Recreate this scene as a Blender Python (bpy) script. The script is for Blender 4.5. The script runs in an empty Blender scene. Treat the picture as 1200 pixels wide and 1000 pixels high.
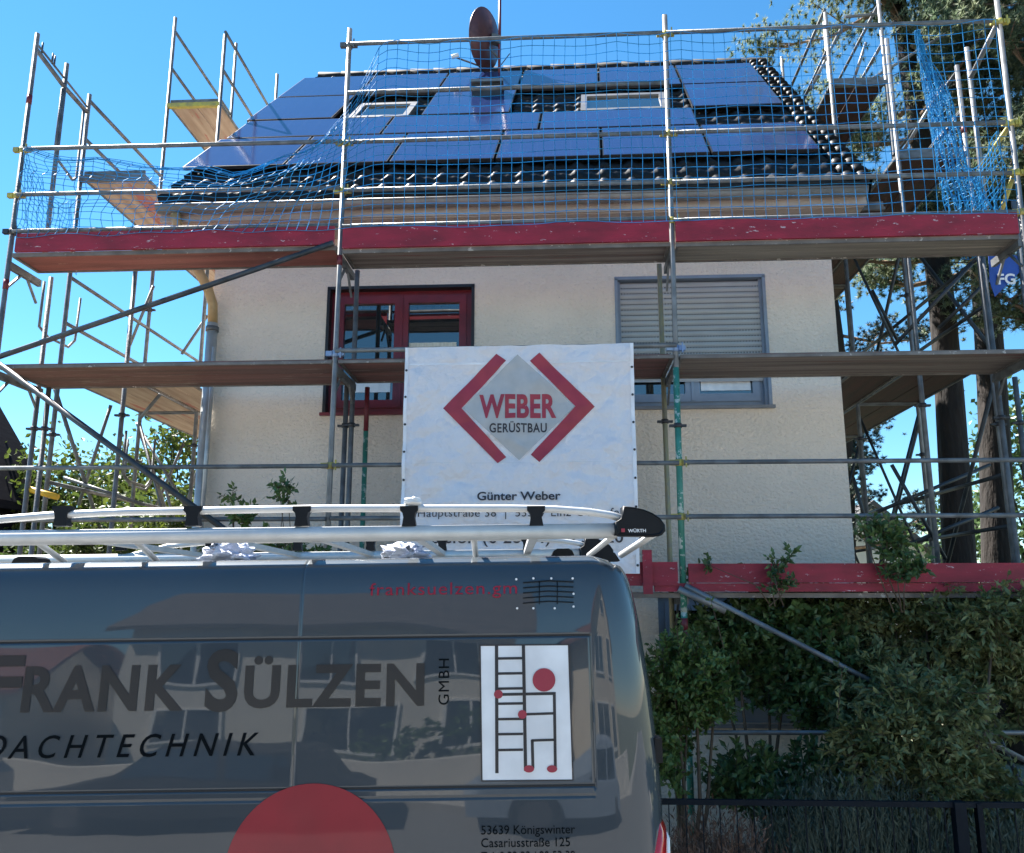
import bpy, bmesh, math, random
from mathutils import Vector, Matrix, noise
R = math.radians
random.seed(7)
S = bpy.context.scene
COL = S.collection
PSI, TH, F0 = R(3.2), R(11.5), 1000.0
CAM = Vector((0, 0, 2.4))
FW = Vector((-math.sin(PSI)*math.cos(TH), math.cos(PSI)*math.cos(TH), math.sin(TH)))
RT = Vector((math.cos(PSI), math.sin(PSI), 0))
UP = RT.cross(FW)

def ray(u, v): return FW + RT*((u-600)/F0) + UP*((500-v)/F0)
def at(u, v, Y):
    d = ray(u, v); return CAM + d*(Y/d.y)
def atx(u, v, X):
    d = ray(u, v); return CAM + d*(X/d.x)

# ------------------------------------------------------------------ materials
def nd(nt, t, **k):
    n = nt.nodes.new(t)
    for a, b in k.items(): setattr(n, a, b)
    return n

MATS = {}
def mat(name, c1, c2=None, scale=6.0, rough=.6, metal=0.0, bump=None, stretch=(1, 1, 1), ramp=(.35, .65),
        coat=0, ior=1.5, rough2=None, chips=None, transl=0.0, detail=6, dist=.02, coatior=1.5, spec=.5, coord='Object', coatr=.03):
    m = bpy.data.materials.new(name); m.use_nodes = True
    nt = m.node_tree; b = nt.nodes['Principled BSDF']
    tc = nd(nt, 'ShaderNodeTexCoord'); mp = nd(nt, 'ShaderNodeMapping')
    nt.links.new(tc.outputs[coord], mp.inputs[0]); mp.inputs['Scale'].default_value = stretch
    b.inputs['Roughness'].default_value = rough; b.inputs['Metallic'].default_value = metal
    b.inputs['IOR'].default_value = ior; b.inputs['Coat Weight'].default_value = coat
    b.inputs['Coat Roughness'].default_value = coatr; b.inputs['Coat IOR'].default_value = coatior
    b.inputs['Specular IOR Level'].default_value = spec
    c2 = c2 or tuple(x*.8 for x in c1)
    nz = nd(nt, 'ShaderNodeTexNoise'); nz.inputs['Scale'].default_value = scale; nz.inputs['Detail'].default_value = detail
    nt.links.new(mp.outputs[0], nz.inputs['Vector'])
    cr = nd(nt, 'ShaderNodeValToRGB'); e = cr.color_ramp.elements
    e[0].position, e[1].position = ramp; e[0].color = (*c1, 1); e[1].color = (*c2, 1)
    nt.links.new(nz.outputs['Fac'], cr.inputs[0]); out = cr.outputs[0]
    if chips:
        cc, csc, th = chips
        n2 = nd(nt, 'ShaderNodeTexNoise'); n2.inputs['Scale'].default_value = csc; n2.inputs['Detail'].default_value = 8
        n2.inputs['Roughness'].default_value = .7
        nt.links.new(mp.outputs[0], n2.inputs['Vector'])
        r2 = nd(nt, 'ShaderNodeValToRGB'); r2.color_ramp.elements[0].position = th; r2.color_ramp.elements[1].position = th+.02
        nt.links.new(n2.outputs['Fac'], r2.inputs[0])
        mx = nd(nt, 'ShaderNodeMix', data_type='RGBA'); mx.inputs['B'].default_value = (*cc, 1)
        nt.links.new(r2.outputs[0], mx.inputs['Factor']); nt.links.new(out, mx.inputs['A']); out = mx.outputs['Result']
    nt.links.new(out, b.inputs['Base Color'])
    if rough2 is not None:
        mr = nd(nt, 'ShaderNodeMapRange'); mr.inputs['To Min'].default_value = rough; mr.inputs['To Max'].default_value = rough2
        mr.inputs['From Min'].default_value = .3; mr.inputs['From Max'].default_value = .7
        nt.links.new(nz.outputs['Fac'], mr.inputs['Value']); nt.links.new(mr.outputs[0], b.inputs['Roughness'])
    if bump:
        bs, st = bump
        n3 = nd(nt, 'ShaderNodeTexNoise'); n3.inputs['Scale'].default_value = bs; n3.inputs['Detail'].default_value = (1.2 if name == 'van_paint' else 4)
        nt.links.new(mp.outputs[0], n3.inputs['Vector'])
        bp = nd(nt, 'ShaderNodeBump'); bp.inputs['Strength'].default_value = st; bp.inputs['Distance'].default_value = dist
        nt.links.new(n3.outputs['Fac'], bp.inputs['Height']); nt.links.new(bp.outputs[0], b.inputs['Normal'])
        if coat: nt.links.new(bp.outputs[0], b.inputs['Coat Normal'])
    if transl:
        tr = nd(nt, 'ShaderNodeBsdfTranslucent'); ms = nd(nt, 'ShaderNodeMixShader'); ms.inputs[0].default_value = transl
        nt.links.new(out, tr.inputs[0]); nt.links.new(b.outputs[0], ms.inputs[1]); nt.links.new(tr.outputs[0], ms.inputs[2])
        nt.links.new(ms.outputs[0], nt.nodes['Material Output'].inputs[0])
    MATS[name] = m
    return m

M = MATS
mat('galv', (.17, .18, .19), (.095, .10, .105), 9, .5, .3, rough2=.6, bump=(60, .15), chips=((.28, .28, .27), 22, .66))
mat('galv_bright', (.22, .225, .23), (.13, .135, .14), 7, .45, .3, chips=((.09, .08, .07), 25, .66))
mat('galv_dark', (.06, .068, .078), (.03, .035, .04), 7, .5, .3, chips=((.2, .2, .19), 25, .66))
mat('deck_steel', (.20, .18, .165), (.12, .105, .095), 5, .6, .2, chips=((.42, .40, .37), 12, .62))
mat('green_paint', (.03, .17, .12), (.05, .24, .18), 8, .5, chips=((.45, .5, .45), 14, .56))
mat('red_steel', (.16, .012, .02), (.10, .012, .018), 8, .5)
mat('dull_yellow', (.34, .31, .17), (.28, .26, .2), 14, .5, .3)
mat('yellow_fit', (.5, .42, .08), (.3, .26, .10), 14, .5, .2)
mat('yellow_board', (.75, .45, .03), None, 14, .5)
mat('blue_fit', (.16, .26, .48), (.25, .33, .45), 14, .45, .2)
mat('black_fit', (.03, .03, .035), None, 10, .5)
mat('toe_red', (.31, .012, .034), (.19, .009, .022), 3, .6, chips=((.5, .40, .42), 11, .635), stretch=(1, 1, 3), bump=(30, .2))
mat('deck_red', (.27, .085, .068), (.15, .045, .036), 3, .7, stretch=(.35, 3, 3), bump=(40, .3), chips=((.5, .3, .22), 6, .64))
mat('deck_maroon', (.20, .085, .075), (.10, .055, .05), 1.8, .7, stretch=(.3, 9, 9), bump=(40, .3), chips=((.33, .26, .22), 5, .6))
mat('deck_wood', (.24, .20, .175), (.11, .085, .075), 2.0, .75, stretch=(.25, 9, 9), bump=(40, .3), chips=((.17, .06, .055), 2.5, .58))
mat('deck_grey', (.27, .24, .20), (.17, .15, .125), 2.5, .75, stretch=(.3, 7, 7), bump=(40, .3))
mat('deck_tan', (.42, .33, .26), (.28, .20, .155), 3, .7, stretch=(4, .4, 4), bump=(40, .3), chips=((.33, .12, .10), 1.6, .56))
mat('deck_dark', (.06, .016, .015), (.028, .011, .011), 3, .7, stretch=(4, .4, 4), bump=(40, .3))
mat('render_wall', (.87, .757, .645), (.79, .687, .583), 1.1, .92, bump=(27, 1.0), dist=.03, stretch=(1, 1, 1.35), chips=((.68, .59, .52), 30, .60), spec=.2)
mat('opp_wall', (.66, .63, .57), (.60, .57, .52), 1.5, .9, bump=(30, .4))
mat('opp_wall2', (.70, .62, .50), (.64, .55, .44), 1.5, .9)
mat('roof_tile', (.007, .008, .010), (.013, .014, .016), 5, .40, rough2=.55, spec=.22, bump=(50, .15))
mat('ridge_clay', (.012, .013, .015), (.020, .021, .023), 5, .75, spec=.2)
mat('red_tile', (.20, .07, .05), (.12, .05, .04), 5, .7)
mat('grey_tile', (.10, .09, .09), (.06, .055, .055), 5, .7)
mat('chimney_slate', (.014, .015, .018), (.03, .032, .036), 8, .6, bump=(20, .4))
mat('frame_red', (.17, .012, .022), (.12, .010, .018), 6, .35)
mat('frame_black', (.012, .012, .014), None, 6, .4)
mat('frame_grey', (.24, .29, .36), (.20, .245, .31), 6, .4)
mat('frame_white', (.8, .8, .8), None, 6, .4)
mat('sill_grey', (.20, .22, .25), None, 6, .5)
mat('shutter', (.42, .435, .44), (.38, .39, .40), 4, .45)
mat('glass', (.012, .017, .02), None, 3, .02, ior=2.3, bump=(1.3, .05))
mat('pane_beige', (.72, .68, .58), (.6, .56, .47), 8, .8, stretch=(8, 1, .5))  # beige reflection in the red window, painted on a sheet
mat('panel_frame', (.012, .012, .016), None, 3, .35)
mat('zinc', (.25, .24, .23), (.18, .175, .17), 6, .45, .5)
mat('fascia', (.46, .41, .36), (.36, .32, .28), 4, .7, stretch=(.5, 3, 3))
mat('pipe_ochre', (.50, .34, .16), (.38, .25, .11), 9, .35, chips=((.7, .58, .36), 9, .62))
mat('pipe_grey', (.48, .50, .50), (.34, .36, .37), 7, .3, .3)
mat('dish', (.13, .05, .055), (.09, .035, .04), 6, .35, .3)
mat('banner', (.88, .86, .89), (.84, .82, .86), 3, .45, transl=.22, bump=(4, 1), dist=.10, chips=((.84, .76, .74), 1.6, .70))
mat('banner_hem', (.86, .86, .9), None, 3, .45)
mat('print_red', (.36, .03, .055), (.30, .025, .045), 8, .5)
mat('print_grey', (.46, .455, .455), (.40, .40, .40), 8, .5)
mat('print_black', (.025, .025, .035), None, 8, .5)
mat('van_paint', (.042, .054, .066), (.037, .049, .060), 2, .5, .1, spec=.15, coat=1, coatior=1.56, coatr=.02, rough2=.55, bump=(1.5, .22), dist=.03, detail=3)
mat('seam_black', (.008, .008, .01), None, 8, .6)
mat('van_letter', (.015, .012, .011), (.011, .010, .009), 5, .6, coat=.12, coatr=.1)
mat('van_letter_dark', (.002, .004, .006), None, 5, .8, spec=.1)
mat('van_red_text', (.34, .02, .045), None, 5, .7, spec=.2)
mat('van_red', (.28, .006, .018), None, 5, .5, coat=.4, coatr=.04)
mat('sticker_white', (.82, .83, .84), None, 5, .4)
mat('sticker_black', (.02, .02, .025), None, 5, .4)
mat('alu', (.62, .62, .61), (.55, .55, .54), 12, .45, .45, rough2=.55)
mat('plastic_black', (.004, .006, .009), None, 8, .45, spec=.25)
mat('cloth_white', (.72, .74, .82), (.5, .55, .72), 16, .7, bump=(24, .9), chips=((.25, .33, .6), 14, .64))
mat('lamp_red', (.55, .01, .015), None, 5, .1, coat=1)
mat('lamp_white', (.85, .85, .85), None, 5, .1, coat=1)
mat('rubber', (.02, .02, .02), None, 5, .8)
mat('bark', (.026, .018, .014), (.010, .008, .007), 5, .9, stretch=(1, 1, .25), bump=(14, 1), dist=.05)
mat('bark_light', (.34, .22, .15), (.18, .12, .09), 5, .9, stretch=(1, 1, .4), bump=(14, .8), dist=.04)
mat('stem', (.10, .07, .045), None, 5, .9)
mat('needles', (.11, .17, .10), (.27, .30, .18), 1.6, .6, transl=.42)
mat('needles_backlit', (.03, .05, .035), (.05, .07, .045), .9, .6, transl=.12)  # backlit shade put into the colour of the needles
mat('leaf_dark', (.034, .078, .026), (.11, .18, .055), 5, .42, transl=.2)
mat('leaf_mid', (.050, .10, .022), (.13, .20, .055), 5, .45, transl=.25)
mat('leaf_olive', (.068, .105, .032), (.26, .28, .12), 5, .5, transl=.3)
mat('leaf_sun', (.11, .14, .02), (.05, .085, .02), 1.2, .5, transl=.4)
mat('leaf_sage', (.11, .14, .10), (.06, .085, .06), 3, .6, transl=.2)
mat('leaf_dry', (.13, .075, .05), (.22, .13, .09), 5, .8, transl=.1)
mat('asphalt', (.21, .205, .195), (.16, .155, .15), 14, .85, bump=(120, .4))
mat('paving', (.42, .40, .37), (.36, .34, .31), 6, .85)
mat('soil', (.16, .14, .10), (.10, .13, .06), 3, .95, bump=(10, .5))
mat('fence_iron', (.006, .011, .018), (.004, .008, .013), 6, .6, spec=.15)
mat('slate_dark', (.014, .014, .018), (.008, .008, .012), 4, .95, stretch=(1, 1, 6), spec=.05)
mat('blue_sheet', (.02, .08, .38), None, 6, .5)
mat('bucket', (.28, .36, .46), None, 6, .4)

def solar_mat():
    m = bpy.data.materials.new('solar'); m.use_nodes = True; nt = m.node_tree; b = nt.nodes['Principled BSDF']
    tc = nd(nt, 'ShaderNodeTexCoord'); br = nd(nt, 'ShaderNodeTexBrick')
    br.offset = 0; br.inputs['Scale'].default_value = 1; br.inputs['Brick Width'].default_value = .19; br.inputs['Row Height'].default_value = .10
    br.inputs['Mortar Size'].default_value = .003
    br.inputs['Color1'].default_value = (.017, .032, .105, 1); br.inputs['Color2'].default_value = (.019, .035, .112, 1)
    br.inputs['Mortar'].default_value = (.03, .048, .13, 1)
    mp = nd(nt, 'ShaderNodeMapping'); mp.inputs['Rotation'].default_value = (R(-44.5), 0, 0)
    nt.links.new(tc.outputs['Object'], mp.inputs[0]); nt.links.new(mp.outputs[0], br.inputs['Vector'])
    nt.links.new(br.outputs[0], b.inputs['Base Color'])
    b.inputs['Roughness'].default_value = .10; b.inputs['IOR'].default_value = 1.4
    M['solar'] = m
solar_mat()
def net_mat():
    m = mat('net_blue', (.02, .28, .56), (.05, .42, .74), 3, .5, transl=.45)
net_mat()

# ------------------------------------------------------------------ mesh helpers
class MB:
    def __init__(s): s.v = []; s.f = []; s.s = []
    def face(s, pts, smooth=False):
        b = len(s.v); s.v += [Vector(p) for p in pts]; s.f.append(tuple(range(b, b+len(pts)))); s.s.append(smooth)
    def box(s, x0, x1, y0, y1, z0, z1):
        b = len(s.v)
        s.v += [Vector((x, y, z)) for z in (z0, z1) for y in (y0, y1) for x in (x0, x1)]
        for q in ((0, 2, 3, 1), (4, 5, 7, 6), (0, 1, 5, 4), (2, 6, 7, 3), (0, 4, 6, 2), (1, 3, 7, 5)):
            s.f.append(tuple(b+i for i in q)); s.s.append(False)
        return s
    def bar(s, p0, p1, w, h, up=(0, 0, 1)):
        p0, p1 = Vector(p0), Vector(p1); d = (p1-p0).normalized(); a = d.cross(Vector(up)).normalized()*w/2; c = a.cross(d).normalized()*h/2
        b = len(s.v)
        for p in (p0, p1): s.v += [p-a-c, p+a-c, p+a+c, p-a+c]
        for q in ((0, 1, 2, 3), (7, 6, 5, 4), (0, 4, 5, 1), (1, 5, 6, 2), (2, 6, 7, 3), (3, 7, 4, 0)):
            s.f.append(tuple(b+i for i in q)); s.s.append(False)
        return s
    def tube(s, pts, r, n=10, r1=None, cap=True):
        pts = [Vector(p) for p in pts]; k = len(pts)
        rs = [r + ((r if r1 is None else r1)-r)*i/(k-1) for i in range(k)]
        d0 = (pts[1]-pts[0]).normalized(); a = d0.orthogonal().normalized(); b0 = len(s.v)
        for i, p in enumerate(pts):
            d = ((pts[min(i+1, k-1)]-p).normalized() + (p-pts[max(i-1, 0)]).normalized()).normalized()
            a = (a - d*a.dot(d)).normalized(); c = d.cross(a)
            for j in range(n):
                t = 2*math.pi*j/n; s.v.append(p + (a*math.cos(t)+c*math.sin(t))*rs[i])
        for i in range(k-1):
            for j in range(n):
                s.f.append((b0+i*n+j, b0+i*n+(j+1) % n, b0+(i+1)*n+(j+1) % n, b0+(i+1)*n+j)); s.s.append(n > 4)
        if cap:
            s.f.append(tuple(b0+j for j in reversed(range(n)))); s.s.append(False)
            s.f.append(tuple(b0+(k-1)*n+j for j in range(n))); s.s.append(False)
        return s
    def prism(s, poly, off):
        """poly: planar list of points, extruded by vector off"""
        poly = [Vector(p) for p in poly]; off = Vector(off); n = len(poly)
        s.face(poly); s.face([p+off for p in reversed(poly)])
        for i in range(n):
            s.face([poly[i], poly[i]+off, poly[(i+1) % n]+off, poly[(i+1) % n]])
        return s
    def grid(s, fn, nu, nv, smooth=True):
        b = len(s.v)
        for i in range(nu+1):
            for j in range(nv+1): s.v.append(Vector(fn(i, j)))
        for i in range(nu):
            for j in range(nv):
                q = b+i*(nv+1)+j; s.f.append((q, q+nv+1, q+nv+2, q+1)); s.s.append(smooth)
        return s
    def blob(s, c, r, seed=0, amp=.25, nu=14, nv=9, fr=1.5):
        c = Vector(c)
        def fn(i, j):
            a = 2*math.pi*i/nu; b = math.pi*j/nv
            d = Vector((math.sin(b)*math.cos(a), math.sin(b)*math.sin(a), math.cos(b)))
            k = 1+amp*noise.noise(d*fr+Vector((seed*3.1, seed, 0)))
            return c+Vector((d.x*r[0], d.y*r[1], d.z*r[2]))*k
        return s.grid(fn, nu, nv)
    def build(s, name, m, parent=None, origin=None):
        o = Vector(origin) if origin is not None else (Vector(parent['_o']) if parent is not None and '_o' in parent else Vector((0, 0, 0)))
        me = bpy.data.meshes.new(name); me.from_pydata([tuple(p-o) for p in s.v], [], s.f)
        me.polygons.foreach_set('use_smooth', s.s)
        me.materials.append(M[m] if isinstance(m, str) else m)
        bm = bmesh.new(); bm.from_mesh(me); bmesh.ops.remove_doubles(bm, verts=bm.verts, dist=1e-5)
        if len(bm.faces) < 20000: bmesh.ops.recalc_face_normals(bm, faces=bm.faces)
        bm.to_mesh(me); bm.free(); me.update()
        ob = bpy.data.objects.new(name, me); COL.objects.link(ob)
        if parent is not None: ob.parent = parent; ob['_o'] = tuple(o)
        else: ob.location = o
        return ob

def thing(name, label, cat, loc=(0, 0, 0), group=None):
    o = bpy.data.objects.new(name, None); COL.objects.link(o); o.location = loc; o.empty_display_size = .2
    o['label'] = label; o['category'] = cat; o['_o'] = tuple(loc)
    if group: o['group'] = group
    return o
def tag(o, label=None, cat=None, group=None, kind=None):
    if label: o['label'] = label
    if cat: o['category'] = cat
    if group: o['group'] = group
    if kind: o['kind'] = kind
    return o
def struct(mb, name, m): return tag(mb.build(name, m), kind='structure')

def text_mb(txt, h, bold=0.0, shear=0.0, xs=1.0, spacing=1.0):
    """flat lettering in the xy plane; returns (verts2d, faces, width); height h = cap height"""
    cu = bpy.data.curves.new('t', 'FONT'); cu.body = txt; cu.size = 1; cu.offset = bold; cu.shear = shear; cu.space_character = spacing
    cu.resolution_u = 4
    ob = bpy.data.objects.new('t', cu); COL.objects.link(ob)
    dg = bpy.context.evaluated_depsgraph_get(); me = ob.evaluated_get(dg).to_mesh()
    vs = [v.co.copy() for v in me.vertices]; fs = [tuple(p.vertices) for p in me.polygons]
    ob.evaluated_get(dg).to_mesh_clear(); bpy.data.objects.remove(ob); bpy.data.curves.remove(cu)
    x0 = min(v.x for v in vs); x1 = max(v.x for v in vs)
    k = h/.729
    return [((v.x-x0)*k*xs, v.y*k) for v in vs], fs, (x1-x0)*k*xs

def put_text(mb, txt, fn, h, width=None, **kw):
    """fn(a, b) -> point for a along, b up from baseline left; squeezed to width"""
    vs, fs, w = text_mb(txt, h, **kw)
    k = width/w if width else 1
    b = len(mb.v); mb.v += [Vector(fn(x*k, y)) for x, y in vs]
    for f in fs: mb.f.append(tuple(b+i for i in f)); mb.s.append(False)

def gridcut(mb, step, axes=(0, 2)):
    """cut faces of a builder along a world grid so that they can follow a curved surface"""
    me = bpy.data.meshes.new('g'); me.from_pydata([tuple(p) for p in mb.v], [], mb.f); bm = bmesh.new(); bm.from_mesh(me)
    for ax in axes:
        lo = min(v.co[ax] for v in bm.verts); hi = max(v.co[ax] for v in bm.verts); t = lo+step
        while t < hi:
            no = [0, 0, 0]; no[ax] = 1; co = [0, 0, 0]; co[ax] = t
            bmesh.ops.bisect_plane(bm, geom=bm.verts[:]+bm.edges[:]+bm.faces[:], plane_co=co, plane_no=no, dist=1e-6); t += step
    out = MB(); bm.verts.ensure_lookup_table(); bm.verts.index_update()
    out.v = [v.co.copy() for v in bm.verts]; out.f = [tuple(v.index for v in f.verts) for f in bm.faces]; out.s = [True]*len(out.f)
    bm.free(); bpy.data.meshes.remove(me)
    return out

# ------------------------------------------------------------------ ground
g = MB(); g.face([(-400, -400, -.02), (400, -400, -.02), (400, 600, -.02), (-400, 600, -.02)]); struct(g, 'ground', 'soil')
def slope_z(x): return (x-.4)*math.tan(R(.75))
g = MB(); g.grid(lambda i, j: (-60+i*120, -6.5+j*12, .0), 1, 1); struct(g, 'road', 'asphalt')
g = MB(); g.box(-60, 60, 5.5, 6.1, -.02, .10); struct(g, 'pavement', 'paving')
g = MB(); g.box(-60, 60, -8.2, -6.5, -.02, .10); struct(g, 'opposite_pavement', 'paving')

# ------------------------------------------------------------------ house
HX0, HX1, HY = -3.73, 2.875, 8.6
house = thing('detached_house', 'cream rendered house with black tiled roof full of solar panels behind the scaffold', 'house', (-.4, HY, 0))
RL = math.hypot(4.43, 4.5)
def rp(x, t, h=0.0):   # roof coordinates: x along the eave, t up the slope, h above the surface
    k = t/RL
    return Vector((x+.235*k, 8.1+4.5*k - h*4.43/RL, 6.5+4.43*k + h*4.5/RL))
# windows as holes in the front wall: build wall from pieces
def wall_piece(mb, x0, x1, z0, z1): mb.box(x0, x1, HY, HY+.3, z0, z1)
W1 = (-2.45, -.90, 4.32, 5.69); W2 = (.625, 2.155, 4.345, 5.735); W3 = (.95, 2.55, 1.25, 2.45)
wm = MB()
xs = [HX0, W1[0], W1[1], W2[0], W2[1], HX1]
ztop = 6.62
wall_piece(wm, HX0, W1[0], 0, ztop); wall_piece(wm, W1[1], W2[0], 0, ztop)
wall_piece(wm, W1[0], W1[1], 0, W1[2]); wall_piece(wm, W1[0], W1[1], W1[3], ztop)
wall_piece(wm, W2[1]+.395, HX1, 0, ztop)
wall_piece(wm, W2[0], W2[1]+.395, W2[3], ztop)
wall_piece(wm, W2[1], W2[1]+.395, W3[3], W2[3]); wall_piece(wm, W2[0], W2[1], W3[3], W2[2])
wall_piece(wm, W2[0], W3[0], 0, W3[3]); wall_piece(wm, W3[0], W3[1], 0, W3[2])
wall = wm.build('front_wall', 'render_wall', house)
wm = MB()
for x in (HX0, HX1-.3):
    wm.prism([(x, HY+.3, 0), (x, 16.5, 0), (x, 16.5, 6.9), (x, 12.6, 10.7), (x, HY+.3, 6.75)], (.3, 0, 0))
wm.box(HX0+.3, HX1-.3, 16.2, 16.5, 0, 6.8)
wm.build('gable_wall', 'render_wall', house)
# roof shell (thick) + tiles
rm = MB()
for s_ in (0, 1):
    pass
a = [rp(-4.16, -.02, -.02), rp(3.13, -.02, -.02), rp(3.13, RL, -.02), rp(-4.16, RL, -.02)]
rm.prism(a, rp(0, 0, -.14)-rp(0, 0, -.02))
bk = [(-3.92, 12.6, 10.9), (3.36, 12.6, 10.9), (3.5, 17.1, 6.5), (-3.8, 17.1, 6.5)]
rm.prism(bk, (0, -.09, -.1))
roof = rm.build('roof', 'roof_tile', house)
tm = MB()
nrow = 18; th_ = RL/nrow; ncol = 25; cw = 7.29/ncol
def prof(q): return .016*math.cos(2*math.pi*q) + .012*math.cos(4*math.pi*q+.6)
for r_ in range(nrow):
    t0 = r_*th_-.03; t1 = t0+th_+.03
    n = ncol*8
    tm.grid(lambda i, j: rp(-4.16+7.29*i/n, (t0 if j < 2 else t1), (.0 if j == 0 else (.050 if j == 1 else .018)) + (prof(i/8) if j else 0)), n, 2)
tm.build('roof_tiles', 'roof_tile', roof)
for k in range(19):    # ridge caps
    x = -3.92 + k*.385; c = MB()
    def fn(i, j, x=x):
        a_ = math.pi*(-.12+1.24*j/8); rr = .10+.018*(1-i/1)
        return (x+i*.40, 12.6-rr*math.cos(a_), 10.93+rr*.95*math.sin(a_)-.01)
    c.grid(fn, 1, 8)
    c.face([fn(0, j) for j in range(9)])
    c.build('ridge_tile', 'ridge_clay', roof)
for k, xx in [(k, xx) for xx in (3.10, 2.955) for k in range(27)]:    # verge tiles down the right hand edge
    t = k*.234; c = MB()
    if 1:
        def fn(i, j, t=t):
            a_ = math.pi*(j/7); rr = .047+.020*(1-i)
            return rp(xx-rr*math.cos(a_)*1.1, t-.02+i*.25, .03+rr*math.sin(a_)+.02*(1-i))
        c.grid(fn, 1, 7); c.face([fn(0, j) for j in range(8)])
        c.face([rp(xx+.07, t, .04), rp(xx+.07, t+.234, .03), rp(xx+.07, t+.234, -.14), rp(xx+.07, t, -.14)])
    c.build('verge_tile', 'roof_tile', roof)
# solar panels
def panel(x0, x1, t0, t1):
    g_ = .014
    x0 += g_; x1 -= g_; t0 += g_; t1 -= g_
    f = MB(); a = [rp(x0, t0, .10), rp(x1, t0, .10), rp(x1, t1, .10), rp(x0, t1, .10)]
    f.prism(a, rp(0, 0, .137)-rp(0, 0, .10)); fo = f.build('solar_panel', 'panel_frame', house)
    c = MB(); e = .012
    c.face([rp(x0+e, t0+e, .139), rp(x1-e, t0+e, .139), rp(x1-e, t1-e, .139), rp(x0+e, t1-e, .139)])
    c.build('cells', 'solar', fo)
cx = [-4.22, -3.05, -1.88, -.70, .47, 1.65, 2.83]
for i in range(6): panel(cx[i], cx[i+1], .78, 1.98)
for a_, b_ in ((-4.16, -2.22), (-2.22, -.28), (-.28, 1.65)): panel(a_, b_, 2.0, 2.87)
for i in (0, 2, 5): panel(cx[i], cx[i+1], 2.92, 4.27)
for i in range(6): panel(cx[i], cx[i+1], 4.29, 5.68)
# roof windows
def roof_window(x0, x1, t0, t1):
    f = MB()
    for (a0, a1, b0, b1) in ((x0, x1, t0, t0+.09), (x0, x1, t1-.11, t1), (x0, x0+.08, t0+.09, t1-.11), (x1-.08, x1, t0+.09, t1-.11)):
        f.prism([rp(a0, b0, .02), rp(a1, b0, .02), rp(a1, b1, .02), rp(a0, b1, .02)], rp(0, 0, .13)-rp(0, 0, .02))
    fo = f.build('roof_window', 'zinc', house)
    c = MB(); c.face([rp(x0+.08, t0+.09, .10), rp(x1-.08, t0+.09, .10), rp(x1-.08, t1-.11, .10), rp(x0+.08, t1-.11, .10)])
    c.build('pane', 'glass', fo)
roof_window(-2.85, -2.05, 2.93, 3.75); roof_window(.22, 1.36, 2.93, 3.85)
# chimney
ch = MB(); p = rp(-1.02, 3.78); CZ = at(577, 97, p.y+.02).z
ch.prism([(-1.17, p.y+.02, p.z), (-.76, p.y+.02, p.z), (-.76, p.y+.02, CZ), (-1.17, p.y+.02, CZ)], (0, .42, 0))
cho = ch.build('chimney', 'chimney_slate', house)
c = MB(); c.box(-1.20, -.73, p.y-.02, p.y+.47, CZ, CZ+.04); c.build('chimney_cap', 'zinc', cho)
# gutter, fascia, soffit
gm = MB()
def fn(i, j):
    a_ = math.pi*j/8; return (-4.14+7.22*i, 8.03-.068*math.cos(a_), 6.40-.068*math.sin(a_))
gm.grid(fn, 1, 8); gm.tube([(-4.14, 7.962, 6.402), (3.08, 7.962, 6.402)], .011, 8)
gm.face([fn(0, j) for j in range(9)]); gm.face([fn(1, j) for j in range(9)])
gm.build('gutter', 'zinc', house)
fm = MB(); fm.box(-4.14, 3.10, 8.10, 8.125, 6.27, 6.50); fm.build('fascia_board', 'fascia', house)
fm = MB(); fm.box(-4.12, 3.08, 8.125, HY-.003, 6.26, 6.285); fm.build('soffit', 'fascia', house)
fm = MB(); fm.prism([rp(-4.13, -.02, -.15), rp(-4.13, RL, -.15), rp(-4.13, RL, -.36), rp(-4.13, .3, -.36)], (.03, 0, 0))
fm.prism([rp(3.07, -.02, -.15), rp(3.07, RL, -.15), rp(3.07, RL, -.36), rp(3.07, .3, -.36)], (.03, 0, 0)); fm.build('barge_board', 'fascia', house)
# downpipe: ochre swan neck then grey pipe
pm = MB(); pm.tube([(-3.95, 8.04, 6.33), (-3.93, 8.06, 6.2), (-3.86, 8.2, 5.98), (-3.72, 8.42, 5.66), (-3.68, 8.49, 5.5), (-3.67, 8.5, 5.28)], .052, 12)
pm.build('downpipe_bend', 'pipe_ochre', house)
pm = MB(); pm.tube([(-3.67, 8.5, 5.29), (-3.67, 8.5, .0)], .058, 12); dp = pm.build('downpipe', 'pipe_grey', house)
for z in (5.2, 3.2, 1.2):
    b = MB(); b.tube([(-3.67, 8.5, z), (-3.67, 8.5, z+.05)], .068, 12); b.build('pipe_clamp', 'galv', dp)
pm = MB(); pm.tube([(-3.60, 8.42, 5.0), (-3.60, 8.42, 2.6)], .022, 8); pm.build('cable_pipe', 'pipe_grey', house)

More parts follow.
